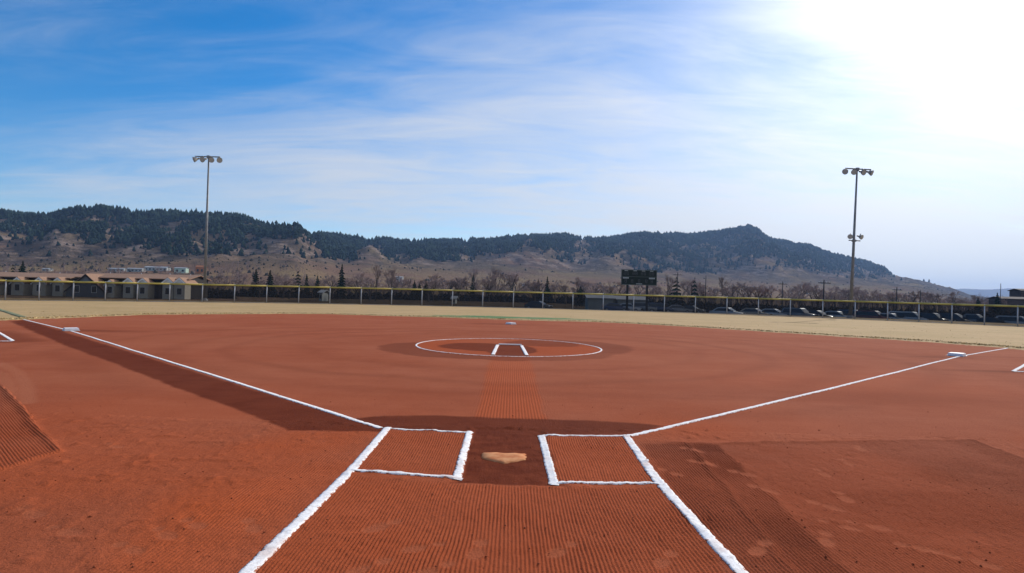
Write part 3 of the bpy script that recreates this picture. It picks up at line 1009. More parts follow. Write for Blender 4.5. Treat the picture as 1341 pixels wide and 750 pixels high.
pm = [pine_mesh(s, 2, 5) for s in range(8)]
rg = np.random.default_rng(11)
cand = []
for (u0, u1, n_) in ((-0.95, -0.34, 30000), (-0.36, 0.05, 30000), (0.05, 0.72, 50000)):
    u = rg.uniform(u0, u1, n_)
    Rr = np.interp(u, RR[:, 0], RR[:, 1])
    t = 0.60 + 0.43 * np.sqrt(rg.random(n_))
    cand.append(np.stack([u, t * Rr, t], 1))
cand = np.concatenate(cand)
X, Y, t = cand[:, 0] * cand[:, 1], cand[:, 1], cand[:, 2]
H, _ = land(X, Y)
qx, qy = proj(X, Y, H)
lb = np.interp(qx, [a for a, _ in LOWB], [b for _, b in LOWB])
dens = sstep(4, -4, qy - lb - 14 * (fbm(X / 90, Y / 90, 3, 301) - .5))
for bx_, by_, ax_, ay_ in BARE:
    q = np.hypot((qx - bx_) / ax_, (qy - by_) / ay_) + 0.8 * (fbm(X / 45, Y / 45, 3, 303) - .5)
    dens = dens * sstep(.75, 1.1, q)
left = qx < 415
clump = fbm(X / 60, Y / 60, 3, 305)
dens = dens * np.where(left, 0.16 + 0.7 * sstep(.48, .57, clump + .12 * sstep(.88, .96, t)), 0.30 + 0.70 * sstep(.34, .48, clump))
dens = np.maximum(dens, 0.05 * (t > .66))
dens = dens * np.where(t > .965, 0.35 + 0.65 * sstep(.42, .55, vnoise(X / 22, Y / 40, 311)), 1)
dens = dens * np.where((t > .90) & left, 0.25 + 0.75 * sstep(.42, .54, vnoise(X / 17, Y / 30, 317)), 1)
dens = dens * np.where(qx > 1172, 0.02, 1) * np.where((qx > 1150) & (qx <= 1172), .5, 1)
sel = (rg.random(len(X)) < dens)
X, Y, H, t, qx, qy = X[sel], Y[sel], H[sel], t[sel], qx[sel], qy[sel]
hgt = (4.0 + 9 * rg.random(len(X)) ** 1.8) * np.where(qx < 415, 1.0, 1.2) * np.where(t > .94, 1.45, 1)
order = np.argsort(-hgt / Y - 0.004 * (t > .97))
single = set(order[:300].tolist())
pmesh = []
for V, Fc in pm:
    me = bpy.data.meshes.new('ridge_pine')
    me.from_pydata([tuple(v) for v in V], [], [tuple(f) for f in Fc])
    me.materials.append(M['pine'])
    pmesh.append(me)
for i in order[:300]:
    o = link(bpy.data.objects.new('ridge_pine', pmesh[i % 8]))
    o.location = (X[i], Y[i], H[i] - .6)
    o.rotation_euler = (0, 0, rnd.uniform(0, 6.28))
    o.scale = (hgt[i] * 1.15, hgt[i] * 1.15, hgt[i])
    tag(o, 'small dark pine among the trees along the crest of the left hill', 'pine tree', 'pines along the crest of the left hill')
VV, FF, kk = [], [], 0
for i in range(len(X)):
    if i in single: continue
    V, Fc = pm[i % 8]
    a = i * 2.39
    ca, sa = math.cos(a), math.sin(a)
    s = hgt[i]
    W = np.stack([(V[:, 0] * ca - V[:, 1] * sa) * s * 1.3 + X[i], (V[:, 0] * sa + V[:, 1] * ca) * s * 1.3 + Y[i], V[:, 2] * s + H[i] - .6], 1)
    VV.append(W), FF.append(Fc + kk)
    kk += len(V)
print('forest trees', len(X))
tag(mesh_np('pine_forest', np.concatenate(VV), np.concatenate(FF), M['pine']), 'dark pine forest covering the upper slopes of the hills', 'forest', kind='stuff')


# ------------------------------------------------------------------ outfield fence
post_x = [6.8, 51, 95.6, 137.7, 179.5, 221.9, 264.7, 306.8, 349, 390.9, 431.7, 472.8, 512.6, 552.4, 592.2, 632, 672, 710.6, 750, 789.7, 829.5, 869.8, 910.4, 951.7, 993, 1034.7, 1077.3, 1119.7, 1162.3, 1203.3, 1246.4, 1289, 1332.6]
post_x = [-171, -126, -82, -37.5] + post_x + [1376.5, 1421, 1466, 1512]
bx_ = np.array([-150, 7, 137, 306, 349, 512, 632, 672, 830, 993, 1034, 1162, 1332, 1500])
by_ = np.array([393.5, 394.5, 395.6, 396.8, 397.8, 401, 403.6, 404.6, 408, 413.3, 415.4, 421.6, 429, 437])
pf = np.polyfit(bx_, by_ - 0.8, 4)
FP = [at(x, float(np.polyval(pf, x))) for x in post_x]
FH = 1.86
fence = thing('outfield_fence', 'long black windscreen fence with yellow top guard and grey posts across the outfield', 'fence', FP[16])
pmx = MB().tube((0, 0, 0), (0, 0, FH + .02), .055, n=8).tube((0, 0, FH + .02), (0, 0, FH + .10), .058, .02, 8)
p0 = None
for i, p in enumerate(FP):
    if p0 is None:
        o = p0 = pmx.build('post', M['galv'], fence, True)
    else:
        o = link(p0.copy())
    o.location = p - fence.location
    o.rotation_euler = (rnd.uniform(-.006, .006), rnd.uniform(-.006, .006), 0)
for i, (a, b) in enumerate(zip(FP, FP[1:])):
    la, lb = a - fence.location, b - fence.location
    d = (lb - la).normalized()
    n_ = Vector((-d.y, d.x, 0))
    if n_.y < 0: n_ = -n_
    off = n_ * 0.075
    V, Fc = [], []
    nx, nzv = 11, 6
    for r_ in range(nzv):
        for c_ in range(nx):
            s, q = c_ / (nx - 1), r_ / (nzv - 1)
            p = la.lerp(lb, s) + off
            sag = 0.03 * math.sin(math.pi * s) * (1 - q) + 0.035 * (float(vnoise(i * 3.1 + s * 3, q * 3, 7)) - .5) * math.sin(math.pi * s)
            V.append((p.x + n_.x * sag, p.y + n_.y * sag, p.z + 0.05 + q * (FH - .10)))
    mesh_np('windscreen_panel', V, grid_faces(nzv, nx), M['screen'], fence, True)
    z = Vector((0, 0, FH - .02))
    MB().tube(la + z + off * .2, lb + z + off * .2, .085, n=10).build('yellow_guard', M['yellow'], fence, True)
    z = Vector((0, 0, .05))
    MB().tube(la + z + off * .6, lb + z + off * .6, .022, n=6).build('bottom_rail', M['galv'], fence, True)


# ------------------------------------------------------------------ floodlight towers
def flood(parent, x, z, yaw, tilt, y=-.25, s=1.0):
    l = link(bpy.data.objects.new('floodlight', None))
    l.parent = parent
    l.location, l.rotation_euler = (x, y, z), (tilt, 0, yaw)
    b = MB()
    # a bell shaped reflector opening towards -Y
    prof = [(.30, .09), (.18, .17), (.0, .27), (-.20, .36), (-.27, .38)]
    for (y0, r0), (y1, r1) in zip(prof, prof[1:]):
        b.tube((0, y0 * s, 0), (0, y1 * s, 0), r0 * s, r1 * s, 14, cap=(y0 == .30))
    b.box((0, .40 * s, 0), (.2 * s, .26 * s, .22 * s))
    b.box((0, .1 * s, .30 * s), (.07 * s, .12 * s, .30 * s))
    b.build('housing', M['lamp'], l, True)
    MB().tube((0, -.262 * s, 0), (0, -.255 * s, 0), .35 * s, n=14).build('lens', M['lens'], l)
    v = MB()
    v.tube((0, -.26 * s, .12 * s), (0, -.52 * s, .16 * s), .30 * s, .33 * s, 10, cap=False)
    return l


def tower(px, pbase_y, top_px, top_y, Y, label, lower=None):
    x0 = xat(px, Y, pbase_y)
    z0 = float(gz(x0, Y))
    H_ = zat(top_px, top_y, Y) - z0
    xt = xat(top_px, Y, top_y)
    t = thing('floodlight_tower', label, 'light tower', (x0, Y, z0))
    lean = math.atan((xt - x0) / H_)
    t.rotation_euler = (0, lean, 0)
    MB().tube((0, 0, 0), (0, 0, H_ + .1), .185, .085, 14).build('pole', M['pole'], t, True)
    MB().tube((0, 0, -.05), (0, 0, .25), .38, .36, 12).tube((0, 0, .25), (0, 0, .32), .26, .25, 12).build('base_collar', M['galv'], t)
    MB().box((0, -.14, H_ - .08), (2.7, .10, .12)).box((0, -.05, H_ - .1), (.3, .3, .34)).build('crossarm', M['pole'], t)
    for x, yw in ((-1.36, -.85), (-.48, -.35), (.46, .30), (1.30, .75)):
        flood(t, x, H_ - .42, yw, R(22), s=.84)
    if lower:
        zl = zat(lower[0], lower[1], Y) - z0
        MB().box((0, -.14, zl - .42), (1.25, .12, .10)).box((0, -.04, zl - .42), (.34, .34, .22)).build('crossarm', M['pole'], t)
        for x, yw in ((-.55, -.5), (.55, .5)):
            flood(t, x, zl + .02, yw, R(20), s=.72)
    return t


tower(267.5, 396, 273.5, 204.5, 70, 'tall grey floodlight tower with one row of four lamps at the left')
tower(1113.5, 414, 1122.5, 220.5, 67, 'tall grey floodlight tower at the right with two extra lamps halfway up', (1117.5, 310))

# ------------------------------------------------------------------ scoreboard
Ys = 84.0
sx0, sx1 = xat(813.5, Ys, 363), xat(860, Ys, 363)
zs1, zs0 = zat(836, 353.2, Ys), zat(836, 373.3, Ys)
sb = thing('scoreboard', 'dark green electronic scoreboard on two posts behind the outfield fence', 'scoreboard', ((sx0 + sx1) / 2, Ys, float(gz(sx0, Ys))), R(2))
gzs = float(gz(sx0, Ys))
w_, h_, zb_ = sx1 - sx0, zs1 - zs0, zs0 - gzs
MB().box((0, 0, zb_ + h_ / 2), (w_, .3, h_)).build('panel', M['board'], sb, False, .01)
fr = MB()
fr.box((0, -.17, zb_ + h_ - .04), (w_ + .04, .06, .08)).box((0, -.17, zb_ + .04), (w_ + .04, .06, .08))
fr.box((-w_ / 2 + .03, -.17, zb_ + h_ / 2), (.06, .055, h_ - .16)).box((w_ / 2 - .03, -.17, zb_ + h_ / 2), (.06, .055, h_ - .16))
fr.box((0, -.165, zb_ + h_ * .545), (w_ - .14, .03, .05))
fr.build('frame', M['board_trim'], sb)
for x in (-w_ * .32, w_ * .24):
    MB().box((x, .05, zb_ / 2), (.26, .26, zb_)).build('post', M['post_dark'], sb)


def seg(x, z, s, on):
    b = MB()
    S = {'a': (0, 1, 1, .16), 'g': (0, 0, 1, .16), 'd': (0, -1, 1, .16), 'f': (-.5, .5, .16, .9), 'b': (.5, .5, .16, .9), 'e': (-.5, -.5, .16, .9), 'c': (.5, -.5, .16, .9)}
    for k in on:
        q = S[k]
        b.box((x + q[0] * s * .55, -.172, z + q[1] * s * .5), (q[2] * s * .5, .02, q[3] * s * .5))
    return b


for k_, (fx_, on) in enumerate(((-.37, 'abcdefg'), (-.12, 'abcdefg'), (.12, 'abcdefg'), (.35, 'abcdefg'))):
    MB().box((fx_ * w_, -.165, zb_ + h_ * .76), (.78, .03, .70)).build('digit_window', M['board'], sb)
    for dx in (-.19, .19):
        seg(fx_ * w_ + dx, zb_ + h_ * .76, .40, on).build('digit', M['digit'], sb)
    MB().box((fx_ * w_, -.170, zb_ + h_ * .93), (.46, .03, .085)).build('caption', M['board_text'], sb)
for fx_, dz in ((-.38, .46), (.36, .46)):
    b = MB()
    for j in range(5):
        b.box((fx_ * w_ - .33 + j * .165, -.17, zb_ + h_ * dz), (.13, .03, .19))
    b.build('caption', M['board_text'], sb)
b = MB()
for j in range(6):
    b.box((-.35 + j * .14, -.17, zb_ + h_ * .085), (.10, .045, .11))
b.build('caption', M['board_text'], sb)
for fx_ in (-.38, -.2, 0, .2, .36):
    seg(fx_ * w_, zb_ + h_ * .26, .42, 'abcdefg').build('digit', M['digit'], sb)


# ------------------------------------------------------------------ apartment houses at the left
YH = 140.0


def hx(px): return xat(px, YH, 366)


def apartment(px0, px1, ridge_y, gables, label, big=None):
    """px0..px1 wall ends; gables: list of (px centre, half width m, peak py)"""
    x0, x1 = hx(px0), hx(px1)
    cxm = (x0 + x1) / 2
    zg = float(gz(cxm, YH))
    t = thing('apartment_house', label, 'house', (cxm, YH, zg), 0, 'apartment houses behind the left outfield fence')
    L = x1 - x0
    zr = zat((px0 + px1) / 2, ridge_y, YH + 5) - zg
    ze, D = zr - .8, 9.0
    MB().prism([(-L / 2, 0), (L / 2, 0), (L / 2, ze), (-L / 2, ze)], 0, D).prism([(0, ze), (D, ze), (D / 2, zr - .12)], -L / 2, L / 2, 'y').build('wall', M['brown'], t)
    rf = MB()
    th = .16
    rf.prism([(-.7, ze - .28), (D / 2, zr), (D / 2, zr + th), (-.7, ze - .28 + th)], -L / 2 - .5, L / 2 + .5, 'y')
    rf.prism([(D + .7, ze - .28), (D / 2, zr), (D / 2, zr + th), (D + .7, ze - .28 + th)], -L / 2 - .5, L / 2 + .5, 'y')
    rfo = rf.build('roof', M['shingle'], t)
    for k in range(2):
        MB().tube(((k - .5) * L * .5, D * .6, zr - .6), ((k - .5) * L * .5, D * .6, zr + .45), .09, n=6).build('vent_pipe', M['galv'], rfo)
    for gi, (px, hw, py, kind) in enumerate(gables):
        gx_ = hx(px) - cxm
        zp = zat(px, py, YH - 3) - zg
        fr_ = -3.4 if kind == 'big' else -2.6
        zw = zp - hw * .85
        wm = {'big': M['grey']}.get(kind, M['cream'])
        bay = MB().prism([(gx_ - hw, 0), (gx_ + hw, 0), (gx_ + hw, zw), (gx_ - hw, zw)], fr_, -.02).build('gable_bay', wm, t)
        MB().prism([(gx_ - hw, zw), (gx_ + hw, zw), (gx_, zp - .05)], fr_ + .02, D * .2).build('gable_front', M['grey'] if kind == 'big' else M['trim'], bay)
        g = MB()
        for s in (-1, 1):
            g.prism([(gx_ + s * (hw + .35), zw - .28), (gx_, zp), (gx_, zp + .12), (gx_ + s * (hw + .35), zw - .16)], fr_ - .2, D * .30)
        g.build('gable_roof', M['shingle'], t)
        tr = MB()
        for s in (-1, 1):
            tr.prism([(gx_ + s * (hw + .38), zw - .66), (gx_, zp - .38), (gx_, zp - .01), (gx_ + s * (hw + .38), zw - .30)], fr_ - .26, fr_ - .205)
        tr.build('bargeboard', M['trim'] if kind != 'big' else M['brown'], t)
        nwin = 1 if kind != 'big' else 2
        for k in range(nwin):
            wx = gx_ + (0 if nwin == 1 else (k - .5) * hw * .9)
            wf = MB()
            for s in (-1, 1):
                wf.box((wx + s * .58, fr_ - .03, 1.75), (.10, .10, 1.5)).box((wx, fr_ - .03, 1.75 + s * .75), (1.26, .10, .10))
            wf = wf.build('window', M['trim'], t)
            MB().box((wx, fr_ - .01, 1.75), (1.06, .06, 1.4)).build('pane', M['glass'], wf)
    # doors set back between the bays
    for k in range(max(2, int(L / 7))):
        dx = -L / 2 + (k + .5) * L / max(2, int(L / 7)) + 1.1
        MB().box((dx, -.04, 1.05), (.95, .08, 2.1)).build('door', M['darkbrick'], t)
    return t


apartment(-55, 92, 357.2, [(-30, 1.3, 365, ''), (3, 1.3, 363.4, ''), (35, 1.35, 362.9, ''), (63, 1.45, 362.9, ''), (87, 1.2, 363.4, '')], 'leftmost tan roofed house row with small cream gables')
apartment(103, 187, 358.6, [(126, 4.3, 359.2, 'big'), (154, 1.0, 366.5, ''), (177.5, 1.15, 363.7, '')], 'tan roofed house with a wide grey front gable')
apartment(191, 247, 360.2, [(196, 1.2, 364.2, ''), (228.5, 1.2, 363.59999999999997, ''), (243.5, 1.2, 363.79999999999995, '')], 'rightmost tan roofed house with two white pointed gables beside the light tower')


# ------------------------------------------------------------------ other buildings
def hit(px, py):
    """march the view ray to the terrain"""
    d = ray(px, py)
    best = None
    for Yd in np.geomspace(120, 1500, 900):
        z = EYE + d.z / d.y * Yd
        hgt_ = float(land(np.array(d.x / d.y * Yd), np.array(Yd))[0])
        if hgt_ >= z:
            return Vector((d.x / d.y * Yd, Yd, hgt_))
    return Vector((d.x / d.y * 300, 300, float(land(np.array(d.x / d.y * 300.), np.array(300.))[0])))


def shed(name, px0, px1, py_top, py_bot, wallm, roofm, label, cat='building', nwin=3, Y=None, pitch=.25, win=True):
    c = hit((px0 + px1) / 2, py_bot)
    if Y:
        X_ = xat((px0 + px1) / 2, Y, py_bot)
        c = Vector((X_, Y, float(land(np.array(X_), np.array(float(Y)))[0])))
    Yc = c.y
    Wd = (px1 - px0) / FPX * Yc
    Ht = max(1.7, zat((px0 + px1) / 2, py_top, Yc) - c.z)
    D = min(max(Wd * .35, 5), 14)
    t = thing(name, label, cat, c)
    rh = min(D / 2 * pitch, Ht * .45)
    we = Ht - rh
    MB().box((0, D / 2, we / 2 - .3), (Wd, D, we + .6)).build('wall', wallm, t)
    MB().prism([(-.4, we - .05), (D / 2, Ht), (D + .4, we - .05), (D + .4, we + .1), (D / 2, Ht + .15), (-.4, we + .1)], -Wd / 2 - .4, Wd / 2 + .4, 'y').build('roof', roofm, t)
    if win:
        for k in range(nwin):
            x = -Wd / 2 + (k + .5) * Wd / nwin
            f = MB().box((x, -.03, we * .5), (min(1.8, Wd / nwin * .5), .06, we * .42)).build('window', M['trimblack'], t)
            MB().box((x, -.06, we * .5), (min(1.6, Wd / nwin * .42), .04, we * .34)).build('pane', M['glass'], f)
    return t


shed('long_building', 141, 162, 350.8, 355.5, M['pale'], M['metalroof'], 'leftmost pale long building on the slope above the tan roofs', nwin=4)
shed('long_building', 166, 186, 350.8, 355.8, M['pale'], M['metalroof'], 'middle pale long building on the slope above the tan roofs', nwin=4)
shed('long_building', 189, 218, 348.8, 354.5, M['pale'], M['metalroof'], 'longest pale building with a metal roof on the slope above the tan roofs', nwin=6)
shed('green_building', 228, 243, 350, 357.5, M['palegreen'], M['metalroof'], 'small pale green building above the right end of the tan roofs', nwin=2)
shed('rust_roofed_house', 256, 267, 347.5, 358, M['orange'], M['orange'], 'rust orange house just left of the tall left light tower', 'house', 2, pitch=.6)
shed('brick_building', 1311, 1352, 389, 404, M['darkbrick'], M['darkbrick'], 'low dark building at the far right behind the fence', nwin=4, Y=190)
shed('brick_tower_block', 1337, 1362, 378.5, 404, M['darkbrick'], M['darkbrick'], 'taller dark block cut off by the right edge of the photo', nwin=2, Y=210)
shed('storage_building', 770, 803, 386.5, 401, M['pale'], M['metalroof'], 'left half of a long pale building seen through the fence beside the scoreboard', nwin=2, Y=120, win=False)
shed('storage_building', 809, 846, 388.5, 402, M['pale'], M['metalroof'], 'right half of a long pale building seen through the fence below the scoreboard', nwin=2, Y=120, win=False)
for px, pt, pb, lab in ((420, 378, 386, 'small white shed seen through the fence left of the tall spruce'), (594, 391, 396, 'small pale shed seen through the middle of the fence')):
    shed('white_shed', px - 2, px + 2, pt + 2, pb, M['pale'], M['metalroof'], lab, 'shed', 1, Y=150)
for px, pt, pb, lab in ((688, 371, 374, 'small white house among bare trees left of the scoreboard'), (523, 362, 372, 'small white house right of the forked bare trees'), (60, 351, 355, 'tiny pale house above the leftmost tan roof'), (572, 370, 374, 'tiny pale house among bare trees in the middle')):
    shed('pale_house', px - 5, px + 4, pt, pb, M['pale'], M['metalroof'], lab, 'house', 2)


# ------------------------------------------------------------------ trees
def bare_tree(seed, levels=5, spread=.55, trunk_h=.22, leafy=1.0):
    """unit-height leafless tree: (trunk+limb mesh data, twig mesh data)"""
    r = random.Random(seed)
    tb, tw = MB(), MB()

    def grow(p, d, L, rad, lv):
        q = p + d * L
        mid = p.lerp(q, .5) + Vector((r.uniform(-1, 1), r.uniform(-1, 1), 0)) * L * .07
        if lv >= 3:
            tb.tube(p, mid, rad, rad * .85, 5, False)
            tb.tube(mid, q, rad * .85, rad * .7, 5, False)
        else:
            tw.tube(p, q, max(rad, .0017), max(rad * .5, .0012), 3, False)
        if lv == 0: return
        n = r.choice((2, 3, 3)) if lv > 2 else r.choice((3, 4))
        for k in range(n):
            ax = Vector((r.uniform(-1, 1), r.uniform(-1, 1), r.uniform(-.25, .35)))
            nd = (d + ax * spread * r.uniform(.6, 1.4) + Vector((0, 0, .14))).normalized()
            base_ = q if (k < 2 or lv > 3) else p.lerp(q, r.uniform(.4, .9))
            grow(base_, nd, L * r.uniform(.60, .86), rad * r.uniform(.48, .64), lv - 1)
    grow(Vector((0, 0, -.02)), Vector((r.uniform(-.08, .08), r.uniform(-.08, .08), 1)).normalized(), trunk_h, .021, levels)
    zmax = max(v[2] for v in tw.v)
    for m_ in (tb, tw):
        m_.v = [(v[0] / zmax, v[1] / zmax, v[2] / zmax) for v in m_.v]
    return tb, tw


def spruce(seed, tiers=13, wid=.20):
    r = random.Random(seed)
    tr = MB().tube((0, 0, -.02), (0, 0, .95), .016, .003, 6)
    cr = MB()
    for k in range(tiers):
        z = .08 + .88 * (k / (tiers - 1)) ** .95
        rad = wid * (1 - z) ** .8 * r.uniform(.8, 1.15) + .008
        n = 9 if k < tiers * .7 else 6
        for i in range(n):
            a = 2 * math.pi * (i + r.random() * .8) / n
            L = rad * r.uniform(.6, 1.2)
            d = Vector((math.cos(a), math.sin(a), 0))
            s = Vector((-d.y, d.x, 0)) * L * .34
            p = Vector((0, 0, z + .03))
            e = d * L + Vector((0, 0, z - L * .35))
            m_ = d * L * .55 + Vector((0, 0, z + .005))
            cr.poly([p, m_ + s, e]), cr.poly([p, e, m_ - s])
            cr.poly([p + Vector((0, 0, .03)), m_ + Vector((0, 0, -.05)), e])
    return tr, cr


def tree_proto(name, pair, mats, part2):
    a = pair[0].build('trunk', mats[0])
    b = pair[1].build(part2, mats[1])
    md = (a.data, b.data)
    bpy.data.objects.remove(a), bpy.data.objects.remove(b)
    return name, md, part2


BT = [tree_proto('bare_tree', bare_tree(s, 6, sp, th), (M['bark'], M['twig']), 'crown') for s, sp, th in ((1, .80, .15), (2, .7, .17), (3, .9, .13), (4, .65, .18), (5, .8, .15), (6, .7, .14))]
BIG = tree_proto('cottonwood_tree', bare_tree(21, 6, .50, .26), (M['bark'], M['twig']), 'crown')
BIG2 = tree_proto('cottonwood_tree', bare_tree(29, 6, .56, .24), (M['bark'], M['twig']), 'crown')
SP = [tree_proto('spruce_tree', spruce(s, 13, wd_), (M['bark'], M['needle']), 'crown') for s, wd_ in ((1, .22), (2, .26), (3, .30))]
RP = tree_proto('pine_tree', spruce(9, 8, .38), (M['bark'], M['needle']), 'crown')


def plant(proto, px, top, Y, label, cat, group=None, ws=1.0):
    X_ = xat(px, Y, top)
    z = float(land(np.array(X_), np.array(float(Y)))[0])
    h = zat(px, top, Y) - z
    t = thing(proto[0], label, cat, (X_, Y, z), rnd.uniform(0, 6.28), group)
    t.scale = (h * ws, h * ws, h)
    for nm, md in (('trunk', proto[1][0]), (proto[2], proto[1][1])):
        o = link(bpy.data.objects.new(nm, md))
        o.parent = t
    return t


# conifers one can point at
plant(SP[2], 30, 341.5, 185, 'dark pointed conifer rising behind the leftmost tan roof', 'conifer', ws=1.0)
plant(RP, 17, 346, 200, 'thin ragged dark tree left of the conifer behind the leftmost roof', 'tree', ws=.7)
plant(SP[2], 335.5, 352, 205, 'left one of the paired dark conifers right of the left light tower', 'conifer', ws=1.1)
plant(SP[2], 354, 353.5, 205, 'right one of the paired dark conifers right of the left light tower', 'conifer', ws=1.1)
plant(RP, 390.5, 355, 210, 'broad dark conifer midway between the paired conifers and the tall spruce', 'conifer', ws=.95)
plant(SP[1], 402, 358.5, 220, 'small dark conifer just right of the broad dark conifer', 'conifer')
plant(SP[2], 416, 360.5, 215, 'low dark conifer left of the tall spruce', 'conifer')
plant(SP[0], 448, 345.5, 190, 'tall dark spruce standing alone left of the forked bare trees', 'conifer', ws=1.0)
for px, tp, q in ((543, 367, 'left'), (549.5, 369, 'middle'), (558, 366, 'right')):
    plant(SP[2], px, tp, 200, q + 'one of three small dark conifers above the middle of the fence'.join([' ', '']), 'conifer', ws=1.0)
plant(RP, 886, 362.5, 200, 'dark bushy pine just right of the scoreboard', 'conifer', ws=1.0)
plant(RP, 910, 362.5, 205, 'dark narrow pine standing right of the bushy pine beside the scoreboard', 'conifer', ws=.6)
plant(SP[1], 620, 360, 230, 'dark conifer among bare trees in the middle distance', 'conifer')
plant(SP[2], 705, 365, 220, 'left of two dark conifers left of the scoreboard', 'conifer', ws=.8)
plant(SP[2], 717, 362, 220, 'right of two dark conifers left of the scoreboard', 'conifer', ws=.8)
plant(SP[2], 1281, 389.5, 170, 'low dark conifer left of the far right spruce', 'conifer', ws=1.2)
plant(SP[1], 1306, 383, 165, 'dark spruce near the right edge beside the dark building', 'conifer', ws=1.2)
plant(SP[2], 760, 375, 160, 'low round dark evergreen just above the fence left of the scoreboard', 'conifer', ws=1.7)
# cottonwoods
plant(BIG, 493, 344, 165, 'left one of the two big forked bare cottonwoods right of the tall spruce', 'bare tree', ws=.95)
plant(BIG2, 512, 347, 165, 'right one of the two big forked bare cottonwoods right of the tall spruce', 'bare tree', ws=.9)
plant(BIG2, 568, 355, 190, 'dark limbed bare tree right of the three small conifers', 'bare tree', ws=.9)
plant(BIG, 757, 361, 190, 'dark forked bare tree left of the scoreboard', 'bare tree', ws=.9)
plant(BIG2, 874, 357, 175, 'tall thin bare tree beside the utility pole right of the scoreboard', 'bare tree', ws=.8)
plant(BIG, 945, 360, 180, 'widest dark bare tree midway between scoreboard and right light tower', 'bare tree', ws=1.0)
plant(BIG2, 652, 348, 240, 'broad bare tree at the middle of the tree belt', 'bare tree', ws=1.05)
plant(BIG, 622, 349, 240, 'broad bare tree just left of the middle of the tree belt', 'bare tree', ws=1.0)
plant(BIG2, 471, 353, 200, 'dense bare tree between the tall spruce and the forked cottonwoods', 'bare tree', ws=1.1)
plant(BIG, 108, 349, 210, 'bare tree rising between the first and second tan roofs', 'bare tree', ws=1.0)
# the belt of smaller bare trees
TOPL = [(-100, 352), (0, 352), (60, 352), (110, 349), (200, 356), (260, 358), (340, 358), (420, 360), (480, 358), (540, 362), (600, 355), (660, 352), (700, 362), (800, 366), (860, 366), (920, 362), (980, 366), (1040, 366), (1100, 372), (1160, 374), (1220, 378), (1260, 380), (1300, 385), (1400, 388)]
tx, ty = [a for a, _ in TOPL], [b for _, b in TOPL]
for k in range(150):
    px = -60 + 1460 * (k + rnd.random()) / 150
    Y = rnd.uniform(170, 330)
    if px < 290: Y = rnd.uniform(185, 330)
    tp = np.interp(px, tx, ty) + rnd.uniform(0, 13)
    plant(BT[k % 6], px, float(tp), Y, 'one of the smaller bare brown trees in the tree belt behind the outfield fence', 'bare tree', 'smaller bare trees behind the outfield fence', ws=rnd.uniform(.9, 1.5))
# far brush: bare woodland as one mass
rb = np.random.default_rng(21)
lo = [bare_tree(s, 4, .6, .2) for s in (41, 42, 43, 44, 45)]
lov = []
for a, b in lo:
    V = np.array(a.v + b.v)
    Fq = [f for f in a.f] + [[i + len(a.v) for i in f] for f in b.f]
    lov.append((V, np.array(Fq)))
VV, FF, kk = [], [], 0
n_ = 0
for k in range(1300):
    u = rb.uniform(-.95, .95)
    Y = 215 + 420 * rb.random() ** 1.4
    X_ = u * Y
    z, t_ = land(np.array(X_), np.array(Y))
    if t_ > .56: continue
    qx_, qy_ = proj(X_, Y, float(z))
    if 0 < qx_ < 420 and qy_ < 352 and rb.random() < .75: continue
    h = rb.uniform(4, 8.5)
    V, Fq = lov[k % 5]
    a = rb.uniform(0, 6.28)
    s = h * rb.uniform(1.0, 1.5)
    VV.append(np.stack([(V[:, 0] * math.cos(a) - V[:, 1] * math.sin(a)) * s + X_, (V[:, 0] * math.sin(a) + V[:, 1] * math.cos(a)) * s + Y, V[:, 2] * h + float(z)], 1))
    FF.append(Fq + kk)
    kk += len(V)
tag(mesh_np('bare_woodland', np.concatenate(VV), np.concatenate(FF), M['twig']), 'hazy mass of bare brown woodland across the valley floor', 'woodland', kind='stuff')
print('woodland faces', sum(len(f) for f in FF))

# dark thicket at the foot of the tree belt, behind the fence
VV, FF, kk = [], [], 0
for k in range(1500):
    px = rb.uniform(-120, 1460)
    Yt = rb.uniform(205, 240) if px < 900 else rb.uniform(122, 150)
    if px < 300: Yt = rb.uniform(158, 175)
    Xt = xat(px, Yt, 385)
    zt_ = float(land(np.array(Xt), np.array(float(Yt)))[0])
    V, Fc = pm[k % 8]
    h = rb.uniform(1.6, 3.3) * (.85 if px > 900 else 1)
    a = rb.uniform(0, 6.28)
    VV.append(np.stack([(V[:, 0] * math.cos(a) - V[:, 1] * math.sin(a)) * h * 2.2 + Xt, (V[:, 0] * math.sin(a) + V[:, 1] * math.cos(a)) * h * 2.2 + Yt, V[:, 2] * h + zt_ - .3], 1))
    FF.append(Fc + kk)
    kk += len(V)
M['thicket'] = mat('thicket', (0.022, 0.020, 0.020), 0.95, 0.3, .3, spec=0.0)
tag(mesh_np('thicket', np.concatenate(VV), np.concatenate(FF), M['thicket']), 'low dark thicket along the foot of the trees behind the fence', 'thicket', kind='stuff')

# low scrub dots on the slopes
nd_ = 3200
u = rb.uniform(-.95, .8, nd_)
Rr = np.interp(u, RR[:, 0], RR[:, 1])
t_ = rb.uniform(.40, .80, nd_)
Yd = t_ * Rr
Xd = u * Yd
kp = fbm(Xd / 70, Yd / 70, 3, 401) > .50
Xd, Yd = Xd[kp], Yd[kp]
Hd = land(Xd, Yd)[0]
VV, FF, kk = [], [], 0
for i in range(len(Xd)):
    V, Fc = pm[i % 8]
    s = 1.0 + 2.6 * rb.random() ** 2
    VV.append(np.stack([V[:, 0] * s * 2.4 + Xd[i], V[:, 1] * s * 2.4 + Yd[i], V[:, 2] * s + Hd[i] - .5], 1))
    FF.append(Fc + kk)
    kk += len(V)
M['scrub'] = mat('scrub', (0.060, 0.055, 0.042), 0.95, 0.3, .1, spec=0.0)
tag(mesh_np('scrub', np.concatenate(VV), np.concatenate(FF), M['scrub']), 'scattered dark scrub on the lower slopes of the hills', 'scrub', kind='stuff')


